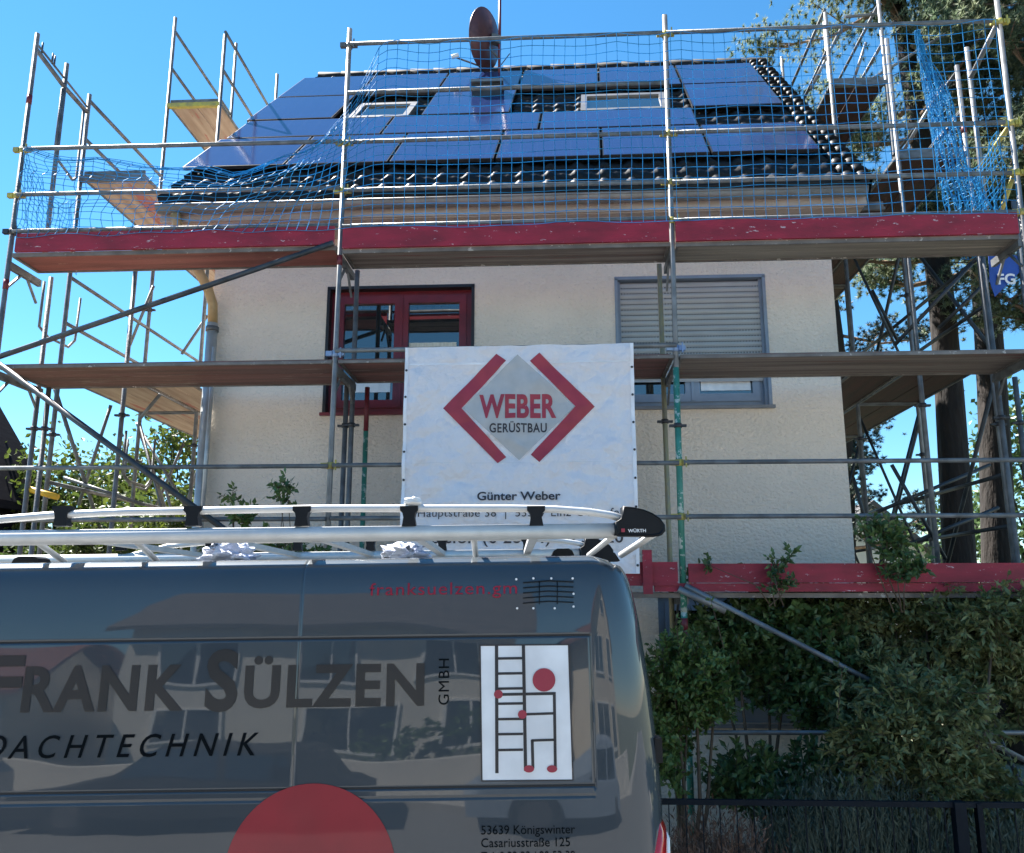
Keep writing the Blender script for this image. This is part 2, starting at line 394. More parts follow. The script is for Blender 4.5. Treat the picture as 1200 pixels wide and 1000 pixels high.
def window(W, fm_, bars=1, reveal=.09, frame=.075, edge=None):
    x0, x1, z0, z1 = W; y = HY+reveal
    f = MB()
    f.box(x0, x1, y, y+.07, z1-frame, z1); f.box(x0, x1, y, y+.07, z0, z0+frame)
    f.box(x0, x0+frame, y, y+.07, z0+frame, z1-frame); f.box(x1-frame, x1, y, y+.07, z0+frame, z1-frame)
    fo = f.build('window', fm_, house)
    n = bars+1; xa = x0+frame; xb = x1-frame; w = (xb-xa)/n
    for k in range(n):
        a0 = xa+k*w; a1 = a0+w; s_ = MB(); e = .075
        s_.box(a0, a1, y-.018, y+.05, z1-frame-e, z1-frame+.01); s_.box(a0, a1, y-.018, y+.05, z0+frame-.01, z0+frame+e)
        s_.box(a0, a0+e, y-.018, y+.05, z0+frame+e, z1-frame-e); s_.box(a1-e, a1, y-.018, y+.05, z0+frame+e, z1-frame-e)
        if k: s_.box(a0-.015, a0+.015, y-.03, y-.018, z0+frame, z1-frame)
        s_.build('sash', fm_, fo)
        g_ = MB(); g_.face([(a0+e, y+.02, z0+frame+e), (a1-e, y+.02, z0+frame+e), (a1-e, y+.02, z1-frame-e), (a0+e, y+.02, z1-frame-e)])
        g_.build('pane', 'glass', fo)
    if edge:
        t = MB(); t.box(x0-.02, x0+.012, HY-.012, HY+reveal, z0, z1); t.box(x1-.012, x1+.02, HY-.012, HY+reveal, z0, z1); t.box(x0-.02, x1+.02, HY-.012, HY+reveal, z1-.012, z1+.02)
        t.build('trim', edge, fo)
    s2 = MB(); s2.box(x0-.04, x1+.04, HY-.045, HY+reveal, z0-.035, z0-.003); s2.build('sill', 'sill_grey' if fm_ != 'frame_red' else 'frame_red', fo)
    return fo
w1 = window(W1, 'frame_red', edge='frame_black')
w2 = window(W2, 'frame_grey', reveal=.10, edge='frame_grey')
w3 = window(W3, 'frame_grey', reveal=.10)
# pale sheets before the panes imitate reflections in the glass, roller shutter over the grey one
for (a0, a1, b0, b1, ow, cm) in ((-1.59, -1.08, 4.48, 5.10, w1, 'pane_beige'), (-2.28, -1.78, 4.56, 4.68, w1, 'sticker_white'), (1.48, 1.99, 4.53, 4.63, w2, 'sticker_white')):
    c = MB(); c.grid(lambda i, j: (a0+(a1-a0)*i/24, HY+.104+.004*math.sin(i*1.3)+(.004 if ow is w2 else 0), b0+(b1-b0)*j), 24, 1); c.build('pane_reflection', cm, ow)
sh = MB()
zt = 5.735-.03; zb = 4.62; ns = 18
for k in range(ns):
    z1 = zt-(zt-zb)*k/ns; z0 = zt-(zt-zb)*(k+1)/ns
    sh.grid(lambda i, j: (.66+1.46*i, HY+.062-.014*math.sin(math.pi*j/4) , z0+.010+(z1-z0-.010)*j/4), 1, 4)
    sh.box(.66, 2.12, HY+.063, HY+.068, z0-.001, z0+.010)
sho = sh.build('roller_shutter', 'shutter', w2)
b = MB()
for k in range(1, ns):
    z0 = zt-(zt-zb)*k/ns
    for q in range(48): b.box(.675+q*.0305, .675+q*.0305+.016, HY+.0595, HY+.0625, z0-.001, z0+.009)
b.build('shutter_slots', 'frame_black', sho)
for x_ in (.637, 2.115): MB().box(x_, x_+.028, HY+.04, HY+.097, 4.35, 5.72).build('shutter_rail', 'frame_grey', w2)
sw = MB(); sw.box(-3.72, -3.60, 8.55, 8.597, .9, 1.1); 
# ------------------------------------------------------------------ satellite dish
dish = thing('satellite_dish', 'dark red satellite dish on a mast above the roof ridge', 'satellite dish', (-.87, 12.0, 10.1))
m_ = MB(); m_.tube([(-.87, 12.0, 10.2), (-.865, 12.0, 12.3)], .024, 10); m_.build('mast', 'red_steel', dish)
dc = Vector((-1.02, 11.93, 11.08)); ax = Vector((-.86, .40, .18)).normalized(); ux = ax.cross(Vector((0, 0, 1))).normalized(); uz = ux.cross(ax)
d = MB()
def fn(i, j, o=0.0):
    a_ = 2*math.pi*i/32; r_ = j/8; return dc+ux*(.44*r_*math.cos(a_))+uz*(.47*r_*math.sin(a_))+ax*(.10*r_*r_+o)
d.grid(fn, 32, 8); d.grid(lambda i, j: fn(i, j, -.012), 32, 8)
d.tube([fn(i, 8, -.005) for i in range(33)], .011, 6, cap=False)
d.build('reflector', 'dish', dish)
d = MB(); tip = at(533, 67, 11.7); d.tube([dc-uz*.46+ax*.08, tip], .014, 8); ao = d.build('feed_arm', 'galv', dish)
d = MB(); d.tube([tip-Vector((.05, 0, 0)), tip+Vector((.06, .0, .03))], .035, 10); d.build('receiver', 'frame_white', dish)
d = MB(); d.bar(dc-ax*.02, Vector((-.87, 12, 11.08)), .10, .14); d.tube([dc-ax*.02-uz*.15, Vector((-.87, 12, 10.75))], .015, 8)
d.tube([(-.87, 12, 10.62), (-.70, 11.9, 10.78)], .008, 6); d.build('bracket', 'galv', dish)

# ------------------------------------------------------------------ scaffold helpers
YO, YI = 7.5, 8.23
PX = [-5.3, -2.05, 1.07, 4.2]
RTUBE = .0245
def post(root, p0, p1, m='galv', r=RTUBE, name='standard', cz=(), tape=(), rings=()):
    o = MB().tube([p0, p1], r, 12).build(name, m, root)
    p0, p1 = Vector(p0), Vector(p1)
    def pt(z): return p0+(p1-p0)*((z-p0.z)/(p1.z-p0.z))
    for z, cm in cz:
        c = MB(); q = pt(z); c.tube([q-Vector((0, 0, .03)), q+Vector((0, 0, .03))], .034, 12)
        c.box(q.x+.028, q.x+.085, q.y-.03, q.y+.012, z-.022, z+.024); c.box(q.x-.085, q.x-.028, q.y-.03, q.y+.012, z-.022, z+.024)
        c.box(q.x+.05, q.x+.062, q.y-.045, q.y-.03, z-.045, z+.05)
        c.build('wedge_coupler', cm, o)
    for z in tape:
        c = MB(); q = pt(z); c.tube([q-Vector((0, 0, .05)), q+Vector((0, 0, .05))], r+.002, 12); c.build('tape_band', 'red_steel', o)
    for z in rings:
        c = MB(); q = pt(z); c.tube([q-Vector((0, 0, .02)), q+Vector((0, 0, .02))], .036, 10); c.box(q.x-.075, q.x+.075, q.y-.02, q.y+.02, z-.012, z+.008)
        c.build('joint_collar', 'black_fit', o)
    return o
def tubep(root, p0, p1, m='galv', r=.021, name='guardrail'):
    return MB().tube([p0, p1], r, 10).build(name, m, root)
def deck(root, x0, x1, y0, y1, z, m, n=2, th_=.045, edge='deck_steel', along='x', lip=.05):
    """timber deck with a steel edge, underside at z"""
    d = MB(); gap = .012
    if along == 'x':
        w = (y1-y0)/n
        for k in range(n): d.box(x0+.03, x1-.03, y0+k*w+gap/2+(.02 if k == 0 else 0), y0+(k+1)*w-gap/2-(.02 if k == n-1 else 0), z+.012, z+th_)
    else:
        w = (x1-x0)/n
        for k in range(n): d.box(x0+k*w+gap/2+(.02 if k == 0 else 0), x0+(k+1)*w-gap/2-(.02 if k == n-1 else 0), y0+.03, y1-.03, z+.012, z+th_)
    o = d.build('deck', m, root)
    e = MB()
    if along == 'x':
        e.box(x0, x1, y0, y0+.018, z, z+lip*.8); e.box(x0, x1, y1-.018, y1, z, z+lip*.8)
        e.box(x0, x0+.028, y0+.018, y1-.018, z-.003, z+.04); e.box(x1-.028, x1, y0+.018, y1-.018, z-.003, z+.04)
    else:
        e.box(x0, x0+.018, y0, y1, z, z+lip*.6); e.box(x1-.018, x1, y0, y1, z, z+lip*.6)
        e.box(x0+.018, x1-.018, y0, y0+.03, z-.003, z+.09); e.box(x0+.018, x1-.018, y1-.03, y1, z-.003, z+.04)
    e.build('deck_edge', edge, o)
    return o
def transom(root, x, z, m='galv', y0=YO, y1=YI):
    """end frame: cross bar with triangular corner gussets"""
    t = MB(); t.bar((x, y0, z), (x, y1, z), .04, .07)
    t.bar((x, y0+.02, z-.22), (x, y0+.2, z-.03), .02, .02); t.bar((x, y1-.02, z-.22), (x, y1-.2, z-.03), .02, .02)
    return t.build('transom', m, root)

# ---- front run
sf = thing('facade_scaffold', 'three bay steel scaffold with red toe boards along the front of the house', 'scaffold', (-.5, YO, 0))
yel = 'yellow_fit'
post(sf, (-5.31, YO, 0), (-5.30, YO, 8.10), 'galv', cz=[(6.79, yel), (6.30, yel), (5.92, 'black_fit')], tape=(7.35, 5.38))
post(sf, (-2.062, YO, 0), (-2.05, YO, 8.02), 'galv_bright', cz=[(7.83, 'galv'), (6.76, yel), (6.26, yel), (4.63, 'blue_fit'), (3.585, yel)], tape=(5.55,))
post(sf, (1.050, YO, 2.45), (1.087, YO, 8.04), 'galv_bright', cz=[(7.83, yel), (6.76, yel), (6.26, yel), (5.87, yel), (4.63, 'blue_fit')], tape=())
post(sf, (1.046, YO-.002, 2.30), (1.060, YO-.002, 4.45), 'green_paint', r=.028, cz=[(3.585, yel), (3.11, yel), (2.5, yel)], rings=(3.92,))
post(sf, (1.040, YO, 0), (1.046, YO, 2.30), 'green_paint', r=.028, tape=(2.2, 2.1, 1.85))
post(sf, (4.17, YO, 0), (4.27, YO, 8.30), 'galv_bright', cz=[(7.83, yel), (6.76, yel), (6.26, yel), (5.87, yel), (3.57, 'galv')])
# inner standards
for x, m_ in ((-5.3, 'galv'), (-2.05, 'galv'), (1.03, 'dull_yellow'), (4.2, 'galv')):
    post(sf, (x, YI-.05, 0), (x, YI-.05, 5.72), m_, name='inner_standard', rings=(4.1,))
post(sf, (-5.3, 8.03, 5.72), (-5.3, 8.03, 8.12), 'galv', name='inner_standard')
post(sf, (4.22, 8.05, 5.72), (4.22, 8.05, 7.95), 'galv_bright', name='inner_standard')
post(sf, (-2.13, YI-.02, 0), (-2.12, YI-.02, 4.52), 'galv', name='inner_standard', rings=(4.1,))
post(sf, (-1.92, 8.25, 0), (-1.92, 8.25, 4.05), 'green_paint', name='inner_standard')
post(sf, (-1.92, 8.25, 4.05), (-1.92, 8.25, 4.5), 'red_steel', name='inner_standard')
post(sf, (-5.12, 8.10, 0), (-5.14, 8.10, 4.5), 'galv', name='inner_standard', rings=(4.08,))
post(sf, (4.36, 8.2, 0), (4.38, 8.2, 4.5), 'galv', name='inner_standard', rings=(4.05,))
post(sf, (4.34, YO-.02, 0), (4.28, YO-.02, 5.6), 'galv', name='standard')
# guard rails, bay by bay
yr = YO-.03
def rail(i, z0, z1=None, m='galv', r=.021): tubep(sf, (PX[i]+.02, yr, z0), (PX[i+1]-.02, yr, z1 if z1 is not None else z0), m, r)
for z in (6.79, 6.30, 5.915): rail(0, z, z-.02, 'galv')
for z in (7.83, 7.29, 6.76, 6.255, 5.885): rail(1, z)
for z in (7.83, 6.76, 6.25, 5.865): rail(2, z)
for i in range(3):
    rail(i, 3.585, 3.58, 'galv'); rail(i, 3.11, 3.105, 'galv')
tubep(sf, (-8.4, yr, 3.60), (PX[0], yr, 3.59)); tubep(sf, (4.2, yr, 3.575), (5.2, yr, 3.57)); tubep(sf, (4.2, yr, 3.105), (5.2, yr, 3.10))
tubep(sf, (PX[1], yr, 4.655), (PX[2], yr, 4.655), 'galv_bright', .022, 'banner_tube')
# toe boards
def toe(x0, x1, z0, z1, y=YO-.06, th_=.03):
    MB().box(x0, x1, y, y+th_, z0, z1).build('toe_board', 'toe_red', sf)
tb = MB(); tb.box(-5.22, -2.10, YO-.06, YO-.03, 5.69, 5.875); tb.build('toe_board', 'toe_red', sf)
toe(-2.02, 1.04, 5.65, 5.855); toe(1.10, 4.17, 5.645, 5.845)
toe(-5.25, -2.1, 2.50, 2.70); toe(-2.0, 1.0, 2.52, 2.72); toe(.70, .78, 2.45, 2.82, YO-.10); toe(1.09, 6.0, 2.545, 2.705)
tb = MB(); tb.box(.8, 6.0, YO-.05, YO-.01, 2.47, 2.54); tb.build('deck_beam', 'toe_red', sf)
# decks
deck(sf, -5.26, -2.08, YO-.027, 7.90, 5.65, 'deck_red', 1)
deck(sf, -2.02, 1.05, YO-.027, 7.87, 5.61, 'deck_wood', 2)
deck(sf, 1.10, 4.18, YO-.027, 7.87, 5.605, 'deck_grey', 2)
deck(sf, -5.26, -2.08, YO-.03, 8.28, 4.535, 'deck_maroon', 2, lip=.035)
deck(sf, -2.02, 1.04, YO-.03, 8.22, 4.535, 'deck_maroon', 2, lip=.035)
deck(sf, 1.10, 4.20, YO-.03, 8.20, 4.53, 'deck_wood', 2, lip=.035)
for i in range(3): deck(sf, PX[i]+.04, PX[i+1]-.03, YO, YI, 2.42, 'deck_dark', 2)
deck(sf, 4.24, 6.0, YO, YI, 2.42, 'deck_maroon', 2)
for x in PX:
    transom(sf, x, 5.58, y1=8.0); transom(sf, x, 4.49); transom(sf, x, 2.40)
# braces
br = 'galv_dark'
tubep(sf, (-5.34, YO-.07, 4.60), (-2.10, YO-.07, 5.70), br, .026, 'diagonal_brace')
a0 = at(-20, 412, YO-.07); tubep(sf, (-5.32, YO-.07, 4.63), at(268, 612, YO-.07)+Vector((.6, 0, -.5)), br, .028, 'diagonal_brace')
tubep(sf, at(803, 686, YO-.07), at(1205, 893, YO-.07), 'galv_bright', .022, 'diagonal_brace')
tubep(sf, (PX[2], yr, 1.33), (4.9, yr, 1.36), 'galv_bright', .019, 'ledger')
tubep(sf, at(795, 690, YO-.06), at(850, 716, YO-.06), 'galv_bright', .030, 'coupler_sleeve')
# end guards (left corner)
c = MB(); c.tube([(-5.3, YO, 7.93), (-5.3, 8.03, 7.84), (-5.3, 8.5, 7.82)], .024, 10); c.tube([(-5.3, YO+.02, 7.99), (-5.3, 8.5, 7.88)], .012, 8)
c.tube([(-5.3, 8.0, 7.8), (-5.3, 8.0, 7.1), (-5.3, 8.06, 7.0), (-5.3, 8.36, 6.92), (-5.3, 8.42, 6.98), (-5.3, 8.42, 7.82)], .015, 8)
c.build('end_guard', 'galv', sf)
for yy in (7.6, 7.78, 7.82): MB().tube([(-5.3, yy, 7.95), (-5.3, yy, 8.07)], .010, 6).build('hook_pin', 'galv_dark', sf)
c = MB(); c.tube([(4.25, YO, 7.83), (4.22, 8.05, 7.60)], .024, 10); c.build('end_guard', 'galv_bright', sf)
c = MB(); c.tube([(4.24, YO, 6.75), (4.22, 8.05, 6.62)], .022, 10); c.build('end_guard', 'yellow_fit', sf)
c = MB(); c.tube([(4.24, YO, 6.30), (4.2, 8.05, 5.75)], .022, 10); c.build('end_guard', 'yellow_fit', sf)

# ---- side runs
def side_run(root, xi, xo, sgn, dm, edge):
    """xi: standards next to the gable, xo: outer ones"""
    ys = [8.5, 10.3, 12.4, 14.6]; tops_o = [8.05, 10.4, 11.5, 11.0]; tops_i = [6.0 if sgn < 0 else 8.4, 10.1, 10.9, 10.5]
    for k, y in enumerate(ys):
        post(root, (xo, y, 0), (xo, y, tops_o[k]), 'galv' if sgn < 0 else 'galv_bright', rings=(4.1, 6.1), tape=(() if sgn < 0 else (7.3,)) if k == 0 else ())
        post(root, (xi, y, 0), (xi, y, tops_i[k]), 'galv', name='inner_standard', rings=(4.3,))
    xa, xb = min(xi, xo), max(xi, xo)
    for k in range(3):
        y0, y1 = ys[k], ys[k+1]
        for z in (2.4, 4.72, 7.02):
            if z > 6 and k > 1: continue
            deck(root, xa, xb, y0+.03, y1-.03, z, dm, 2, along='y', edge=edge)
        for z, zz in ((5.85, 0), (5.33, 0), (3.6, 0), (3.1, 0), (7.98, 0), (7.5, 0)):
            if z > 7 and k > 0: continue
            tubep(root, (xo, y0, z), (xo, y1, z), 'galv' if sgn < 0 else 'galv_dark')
    deck(root, xa, xb, 10.33, 12.4, 9.05, dm, 2, along='y', edge=edge)
    for z in (10.2, 9.62): tubep(root, (xo, 10.3, z), (xo, 12.4, z-.02)); tubep(root, (xi, 10.3, z-.05), (xi, 12.4, z-.08))
    for z in (7.02, 4.7, 9.05):
        y = 10.3 if z > 9 else 8.5
        c = MB(); c.bar((xa, y, z-.02), (xb, y, z-.02), .06, .06, up=(0, 0, 1)); c.build('transom', 'yellow_fit' if (sgn < 0 and z > 9) else 'galv', root)
    # diagonals in the outer plane and across the frames
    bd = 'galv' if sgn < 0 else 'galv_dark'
    zig = [(8.5, .2, 10.3, 2.3), (10.3, 2.45, 8.5, 4.6), (10.3, .2, 12.4, 2.3), (12.4, 2.45, 10.3, 4.6)]
    if sgn > 0: zig += [(8.5, 4.85, 10.3, 6.9), (12.4, 4.85, 10.3, 6.9), (10.3, 7.1, 12.4, 9.0)]
    for y0, z0, y1, z1 in zig: tubep(root, (xo+.03*sgn, y0, z0), (xo+.03*sgn, y1, z1), bd, .022, 'diagonal_brace')
    for y, z0, z1 in ((10.3, 2.5, 4.6), (12.4, 2.5, 4.6), (8.5, .3, 2.3), (10.3, .3, 2.3)):
        tubep(root, (xi, y, z0), (xo, y, z1), bd, .018, 'diagonal_brace')
    if sgn > 0:
        for y, z0, z1 in ((10.3, 4.6, 2.5), (12.4, 4.6, 2.5), (14.6, 2.5, 4.6), (14.6, 4.6, 2.5), (10.3, 6.9, 4.9)):
            tubep(root, (xi, y, z0), (xo, y, z1), bd, .016, 'diagonal_brace')
sl = thing('side_scaffold', 'scaffold run at the left gable with sunlit tan decks', 'scaffold', (-4.93, 10.3, 0), 'side scaffold runs')
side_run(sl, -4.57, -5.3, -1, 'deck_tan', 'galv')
MB().tube([at(33, 573, 8.2), at(68, 583, 8.2)], .03, 10).build('yellow_tube', 'yellow_board', sl)
for (u0, v0), (u1, v1), yy in (((180, 335), (148, 415), 10.2), ((243, 370), (213, 415), 10.6), ((130, 475), (92, 592), 9.4), ((188, 462), (163, 492), 9.2), ((165, 505), (245, 640), 10.6), ((215, 520), (180, 600), 11), ((75, 560), (170, 592), 9.2), ((190, 560), (213, 640), 11.5), ((235, 540), (215, 600), 11.5)):
    tubep(sl, at(u0, v0, yy), at(u1, v1, yy+.15), 'galv', .02, 'diagonal_brace')
for (u0, v0, yy) in ((52, 330, 8.3), (148, 505, 9.5), (150, 515, 10.5)):
    q0 = at(u0, v0, yy); c = MB()
    c.tube([q0, q0-Vector((0, 0, .5)), q0+Vector((.03, .12, -.58)), q0+Vector((.08, .42, -.60)), q0+Vector((.10, .5, -.5)), q0+Vector((.1, .52, 0))], .015, 8); c.build('ladder_guard', 'galv', sl)
# inner bracket plank beside the gable
deck(sl, -4.50, -4.0, 8.5, 12.3, 4.70, 'deck_tan', 2, along='y'); 
sr = thing('side_scaffold', 'shaded scaffold run at the right gable with dark red decks beside the pines', 'scaffold', (3.97, 10.3, 0), 'side scaffold runs')
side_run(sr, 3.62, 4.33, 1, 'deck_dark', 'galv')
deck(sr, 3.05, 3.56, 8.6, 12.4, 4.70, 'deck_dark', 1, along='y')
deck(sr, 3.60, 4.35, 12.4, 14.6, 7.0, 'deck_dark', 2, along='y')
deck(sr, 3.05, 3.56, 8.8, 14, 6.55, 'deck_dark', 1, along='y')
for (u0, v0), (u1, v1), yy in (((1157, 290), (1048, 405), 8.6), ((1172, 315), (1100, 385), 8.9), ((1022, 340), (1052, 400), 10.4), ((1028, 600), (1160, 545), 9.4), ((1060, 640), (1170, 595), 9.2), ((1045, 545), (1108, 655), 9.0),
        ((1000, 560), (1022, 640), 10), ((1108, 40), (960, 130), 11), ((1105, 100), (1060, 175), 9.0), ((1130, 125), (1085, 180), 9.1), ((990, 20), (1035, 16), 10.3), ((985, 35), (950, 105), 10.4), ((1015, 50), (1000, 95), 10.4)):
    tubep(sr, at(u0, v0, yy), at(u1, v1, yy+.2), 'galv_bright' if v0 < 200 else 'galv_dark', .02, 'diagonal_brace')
post(sr, (4.62, 8.35, 0), (4.66, 8.35, 6.4), 'galv_bright', rings=(4.0,))

# blue sheet with letters hung on the right scaffold
bs = thing('hanging_sheet', 'small blue sheet with white letters tied below the upper deck at the right', 'sheet', (4.75, 8.4, 5.6))
q = [at(1158, 292, 8.35), at(1192, 300, 8.35), at(1196, 318, 8.35), at(1166, 348, 8.35), at(1160, 330, 8.35)]
MB().prism(q, (0, .006, 0)).build('sheet', 'blue_sheet', bs)
tx = MB(); o_ = at(1170, 333, 8.33); put_text(tx, 'FG', lambda a_, b_: o_+Vector((a_, 0, b_)), .11, bold=.03); tx.build('lettering', 'sticker_white', bs)
# bucket on the upper deck
bu = MB(); q = Vector((-4.05, 7.62, 5.72))
bu.tube([q, q+Vector((0, 0, .24))], .085, 16, r1=.12); tag(bu.build('bucket', 'bucket', None), 'grey blue bucket standing on the left end of the upper deck', 'bucket')

# ------------------------------------------------------------------ nets
def net(name, fn, nu, nv, r, m, label, hang=True):
    mb = MB(); P_ = [[Vector(fn(i, j)) for j in range(nv+1)] for i in range(nu+1)]
    def seg(a_, b_):
        d_ = b_-a_
        if d_.length < 1e-4: return
        d_.normalize(); x_ = d_.orthogonal().normalized()*r; y_ = d_.cross(x_.normalized())*r; k = len(mb.v)
        for p_ in (a_, b_): mb.v.extend([p_+x_, p_-x_*.5+y_*.87, p_-x_*.5-y_*.87])
        for j_ in range(3): mb.f.append((k+j_, k+(j_+1) % 3, k+3+(j_+1) % 3, k+3+j_)); mb.s.append(True)
    for i in range(nu+1):
        for j in range(nv+1):
            if i < nu: seg(P_[i][j], P_[i+1][j])
            if j < nv: seg(P_[i][j], P_[i][j+1])
    me_o = Vector(fn(0, nv))
    o = MB.build(mb, name, m, None, origin=me_o)
    return tag(o, label, 'safety net')
curve = [(30, 172), (80, 180), (130, 188), (180, 195), (230, 200), (290, 178), (340, 155), (372, 135), (400, 108), (425, 75), (447, 47)]
cv = [at(u, v, 7.42) for u, v in curve]
def topz(x):
    if x >= cv[-1].x: return 7.82
    for a_, b_ in zip(cv, cv[1:]):
        if x <= b_.x: k = max(0, (x-a_.x)/(b_.x-a_.x)); return a_.z+(b_.z-a_.z)*k
    return 7.82
NR = 19; NCOL = 92
def front_net(i, j):
    x = -5.22+9.40*i/NCOL; t = j/NR            # j=0 top
    zt_ = topz(x); zb_ = 5.86
    k = min(1, max(0, (cv[-1].x-x)/1.2))
    tt = t*(1-k)+ (t**1.7)*k
    z = zt_+(zb_-zt_)*tt
    xx = x + k*(1-tt)*.42*math.sin(min(1, (x+5.3)/1.6)*math.pi/2)*(.2+.9*min(1, max(0, (x+5.0)/2)))
    z += -.045*abs(math.sin(i*math.pi/7+.4*math.sin(i*.31)))*(1-t)**2 + .02*noise.noise(Vector((x*.9, 3, 0))) + .018*noise.noise(Vector((x*2, z*2, 0))) + .010*math.sin(i*.9+j*.5)*(.4+k)
    xx += .02*noise.noise(Vector((x*1.6, z*1.6, 4)))+.012*k*math.sin(j*1.7+i)
    y = 7.425+.03*noise.noise(Vector((x, z, 9)))+.035*k*math.sin(j*1.1)
    if t == 1: z -= .03*abs(math.sin(x*1.9)) ; y = 7.425
    return (xx, y, z)
net('safety_net', front_net, NCOL, NR, .0035, 'net_blue', 'wide blue safety net stretched over the upper guard rails in front of the roof')
def corner_net(i, j):
    y = 7.5+1.0*i/14; z = 6.78-.25*math.sin(i/14*math.pi)*(1-j/12)-.9*j/12
    return (-5.26+.05*noise.noise(Vector((y*4, z*4, 0))), y+.05*noise.noise(Vector((y*3, z*3, 3))), z+.05*noise.noise(Vector((y*5, z*5, 8))))
net('safety_net', corner_net, 14, 12, .0035, 'net_blue', 'short blue net closing the left corner of the upper deck')
pa = [at(1076, 35, 7.55), at(1084, 70, 7.6), at(1100, 110, 7.65), at(1108, 150, 7.7), at(1118, 195, 7.75), at(1140, 246, 7.8)]
wd = [.03, .07, .17, .20, .25, .34]
def gathered(i, j):
    t = j/30*5; k = min(4, int(t)); f_ = t-k
    c_ = pa[k].lerp(pa[k+1], f_); w_ = wd[k]+(wd[k+1]-wd[k])*f_; s_ = i/22-.5
    return c_+Vector((w_*s_*2*.62+.03*noise.noise(Vector((i*.6, j*.4, 1))), .25*w_*math.sin(i*1.3+j*.2)+.02, .03*noise.noise(Vector((i*.5, j*.6, 5)))))
net('safety_net', gathered, 22, 30, .0045, 'net_blue', 'gathered blue net hanging in a bunch from the top rail at the right')
def rcorner(i, j):
    y = 7.55+.9*i/14; z = 6.72-.9*j/13-.12*math.sin(i/14*math.pi)
    return (4.16-.02*i/14+.07*noise.noise(Vector((y*4, z*4, 10))), y+.04*noise.noise(Vector((y*4, z*4, 13))), z+.05*noise.noise(Vector((y*5, z*5, 18))))
net('safety_net', rcorner, 14, 13, .0045, 'net_blue', 'crumpled blue net closing the right corner above the upper deck')

# ------------------------------------------------------------------ banner
ban = thing('banner', 'white tarpaulin banner with a red and grey diamond logo on the middle bay', 'banner', (-.35, 7.40, 3.6))
BY = 7.415
def wr(x, z):
    q = Vector((x*1.6, z*1.6, 0))
    return .020*noise.noise(q)+.020*noise.noise(Vector((x*3+z*2.2, z*1.2-x, 5)))+.035*abs(noise.noise(Vector((x*2.6-z*2.2, z*1.6+x*1.2, 2))))+.02*abs(noise.noise(Vector((x*1.7+z*3.4, z*1.2-x*3, 7))))+.006*noise.noise(Vector((x*9, z*9, 2)))+.010*math.sin(z*2.6)
CR = [(random.uniform(-1.3, .6), random.uniform(2.9, 4.5), random.uniform(0, math.pi), random.uniform(.25, .7), random.choice((-1, 1))*random.uniform(.006, .013)) for _ in range(22)]
wr0 = wr
def wr(x, z):
    t = wr0(x, z)
    for cx_, cz_, a_, L_, h_ in CR:
        u_ = (x-cx_)*math.cos(a_)+(z-cz_)*math.sin(a_); v_ = -(x-cx_)*math.sin(a_)+(z-cz_)*math.cos(a_)
        if abs(u_) < L_: t += h_*math.exp(-abs(v_)/.028)*(1-(u_/L_)**2)
    return t
def bp(x, z, o=0.0): return Vector((x, BY-wr(x, z)-o, z))
BX0, BX1, BZ0, BZ1 = -1.385, .67, 2.62, 4.655
mb = MB()
def bfn(i, j):
    x = BX0+(BX1-BX0)*i/160; z = BZ0+(BZ1-BZ0)*j/160
    if i in (0, 160): x += .006*math.sin(z*9)
    return bp(x, z)
mb.grid(bfn, 160, 160); sheet = mb.build('sheet', 'banner', ban)
mb = MB()
for x0, x1 in ((BX0-.004, BX0+.028), (BX1-.028, BX1+.004)): mb.grid(lambda i, j: bp(x0+(x1-x0)*i/2, BZ0+(BZ1-BZ0)*j/60, .004), 2, 60)
for z0, z1 in ((4.485, 4.50), (3.583, 3.588)): mb.grid(lambda i, j: bp(BX0+.03+(BX1-BX0-.06)*i/60, z0+(z1-z0)*j, .0035), 60, 1)
mb.build('hem', 'banner_hem', ban)
mb = MB()
for k in range(8):
    z = 4.44-k*.25
    for x in (BX0+.012, BX1-.012): mb = MB(); mb.tube([bp(x, z, .005), bp(x, z, .011)], .011, 10); mb.build('eyelet', 'black_fit', ban)
def cp(cx_, cy_): # pixel of the 1194-wide crop -> banner plane
    return at(370+cx_/2.777, 300+cy_/2.777, BY)
def art(polys, m, name, o=.008):
    mb = MB()
    for pl in polys: mb.face([(cp(*p).x, 0, cp(*p).z) for p in pl])
    mb = gridcut(mb, .025); mb.v = [bp(v.x, v.z, o) for v in mb.v]; return mb.build(name, m, ban)
art([[(588, 320), (620, 343), (475, 497), (415, 497)], [(415, 497), (475, 497), (620, 655), (592, 675)],
     [(728, 318), (908, 490), (845, 490), (697, 343)], [(908, 490), (728, 673), (700, 648), (845, 490)]], 'print_red', 'emblem')
art([[(657, 322), (843, 490), (662, 665), (480, 497)]], 'print_grey', 'emblem')
def btext(txt, cx0, cx1, cyb, cyt, m, bold=0, sp=1.0):
    a_ = cp(cx0, cyb); b_ = cp(cx1, cyb); h = cp(cx0, cyt).z-a_.z; mb = MB()
    put_text(mb, txt, lambda x, y: (a_.x+x, 0, a_.z+y), h, width=b_.x-a_.x, bold=bold, spacing=sp)
    mb = gridcut(mb, .02); mb.v = [bp(v.x, v.z, .012) for v in mb.v]; mb.build('lettering', m, ban)
btext('WEBER', 532, 783, 527, 452, 'print_red', .035, 1.05)
btext('GERÜSTBAU', 566, 752, 576, 546, 'print_black', .02, 1.1)
btext('Günter Weber', 526, 797, 796, 768, 'print_black', .02)
btext('Hauptstraße 38  |  53567 Linz-Ockenfels', 335, 1012, 851, 824, 'print_black', .0, 1.05)
btext('Telefon (0 26 44) 60 34 20', 340, 1000, 936, 900, 'print_black', .012, 1.05)

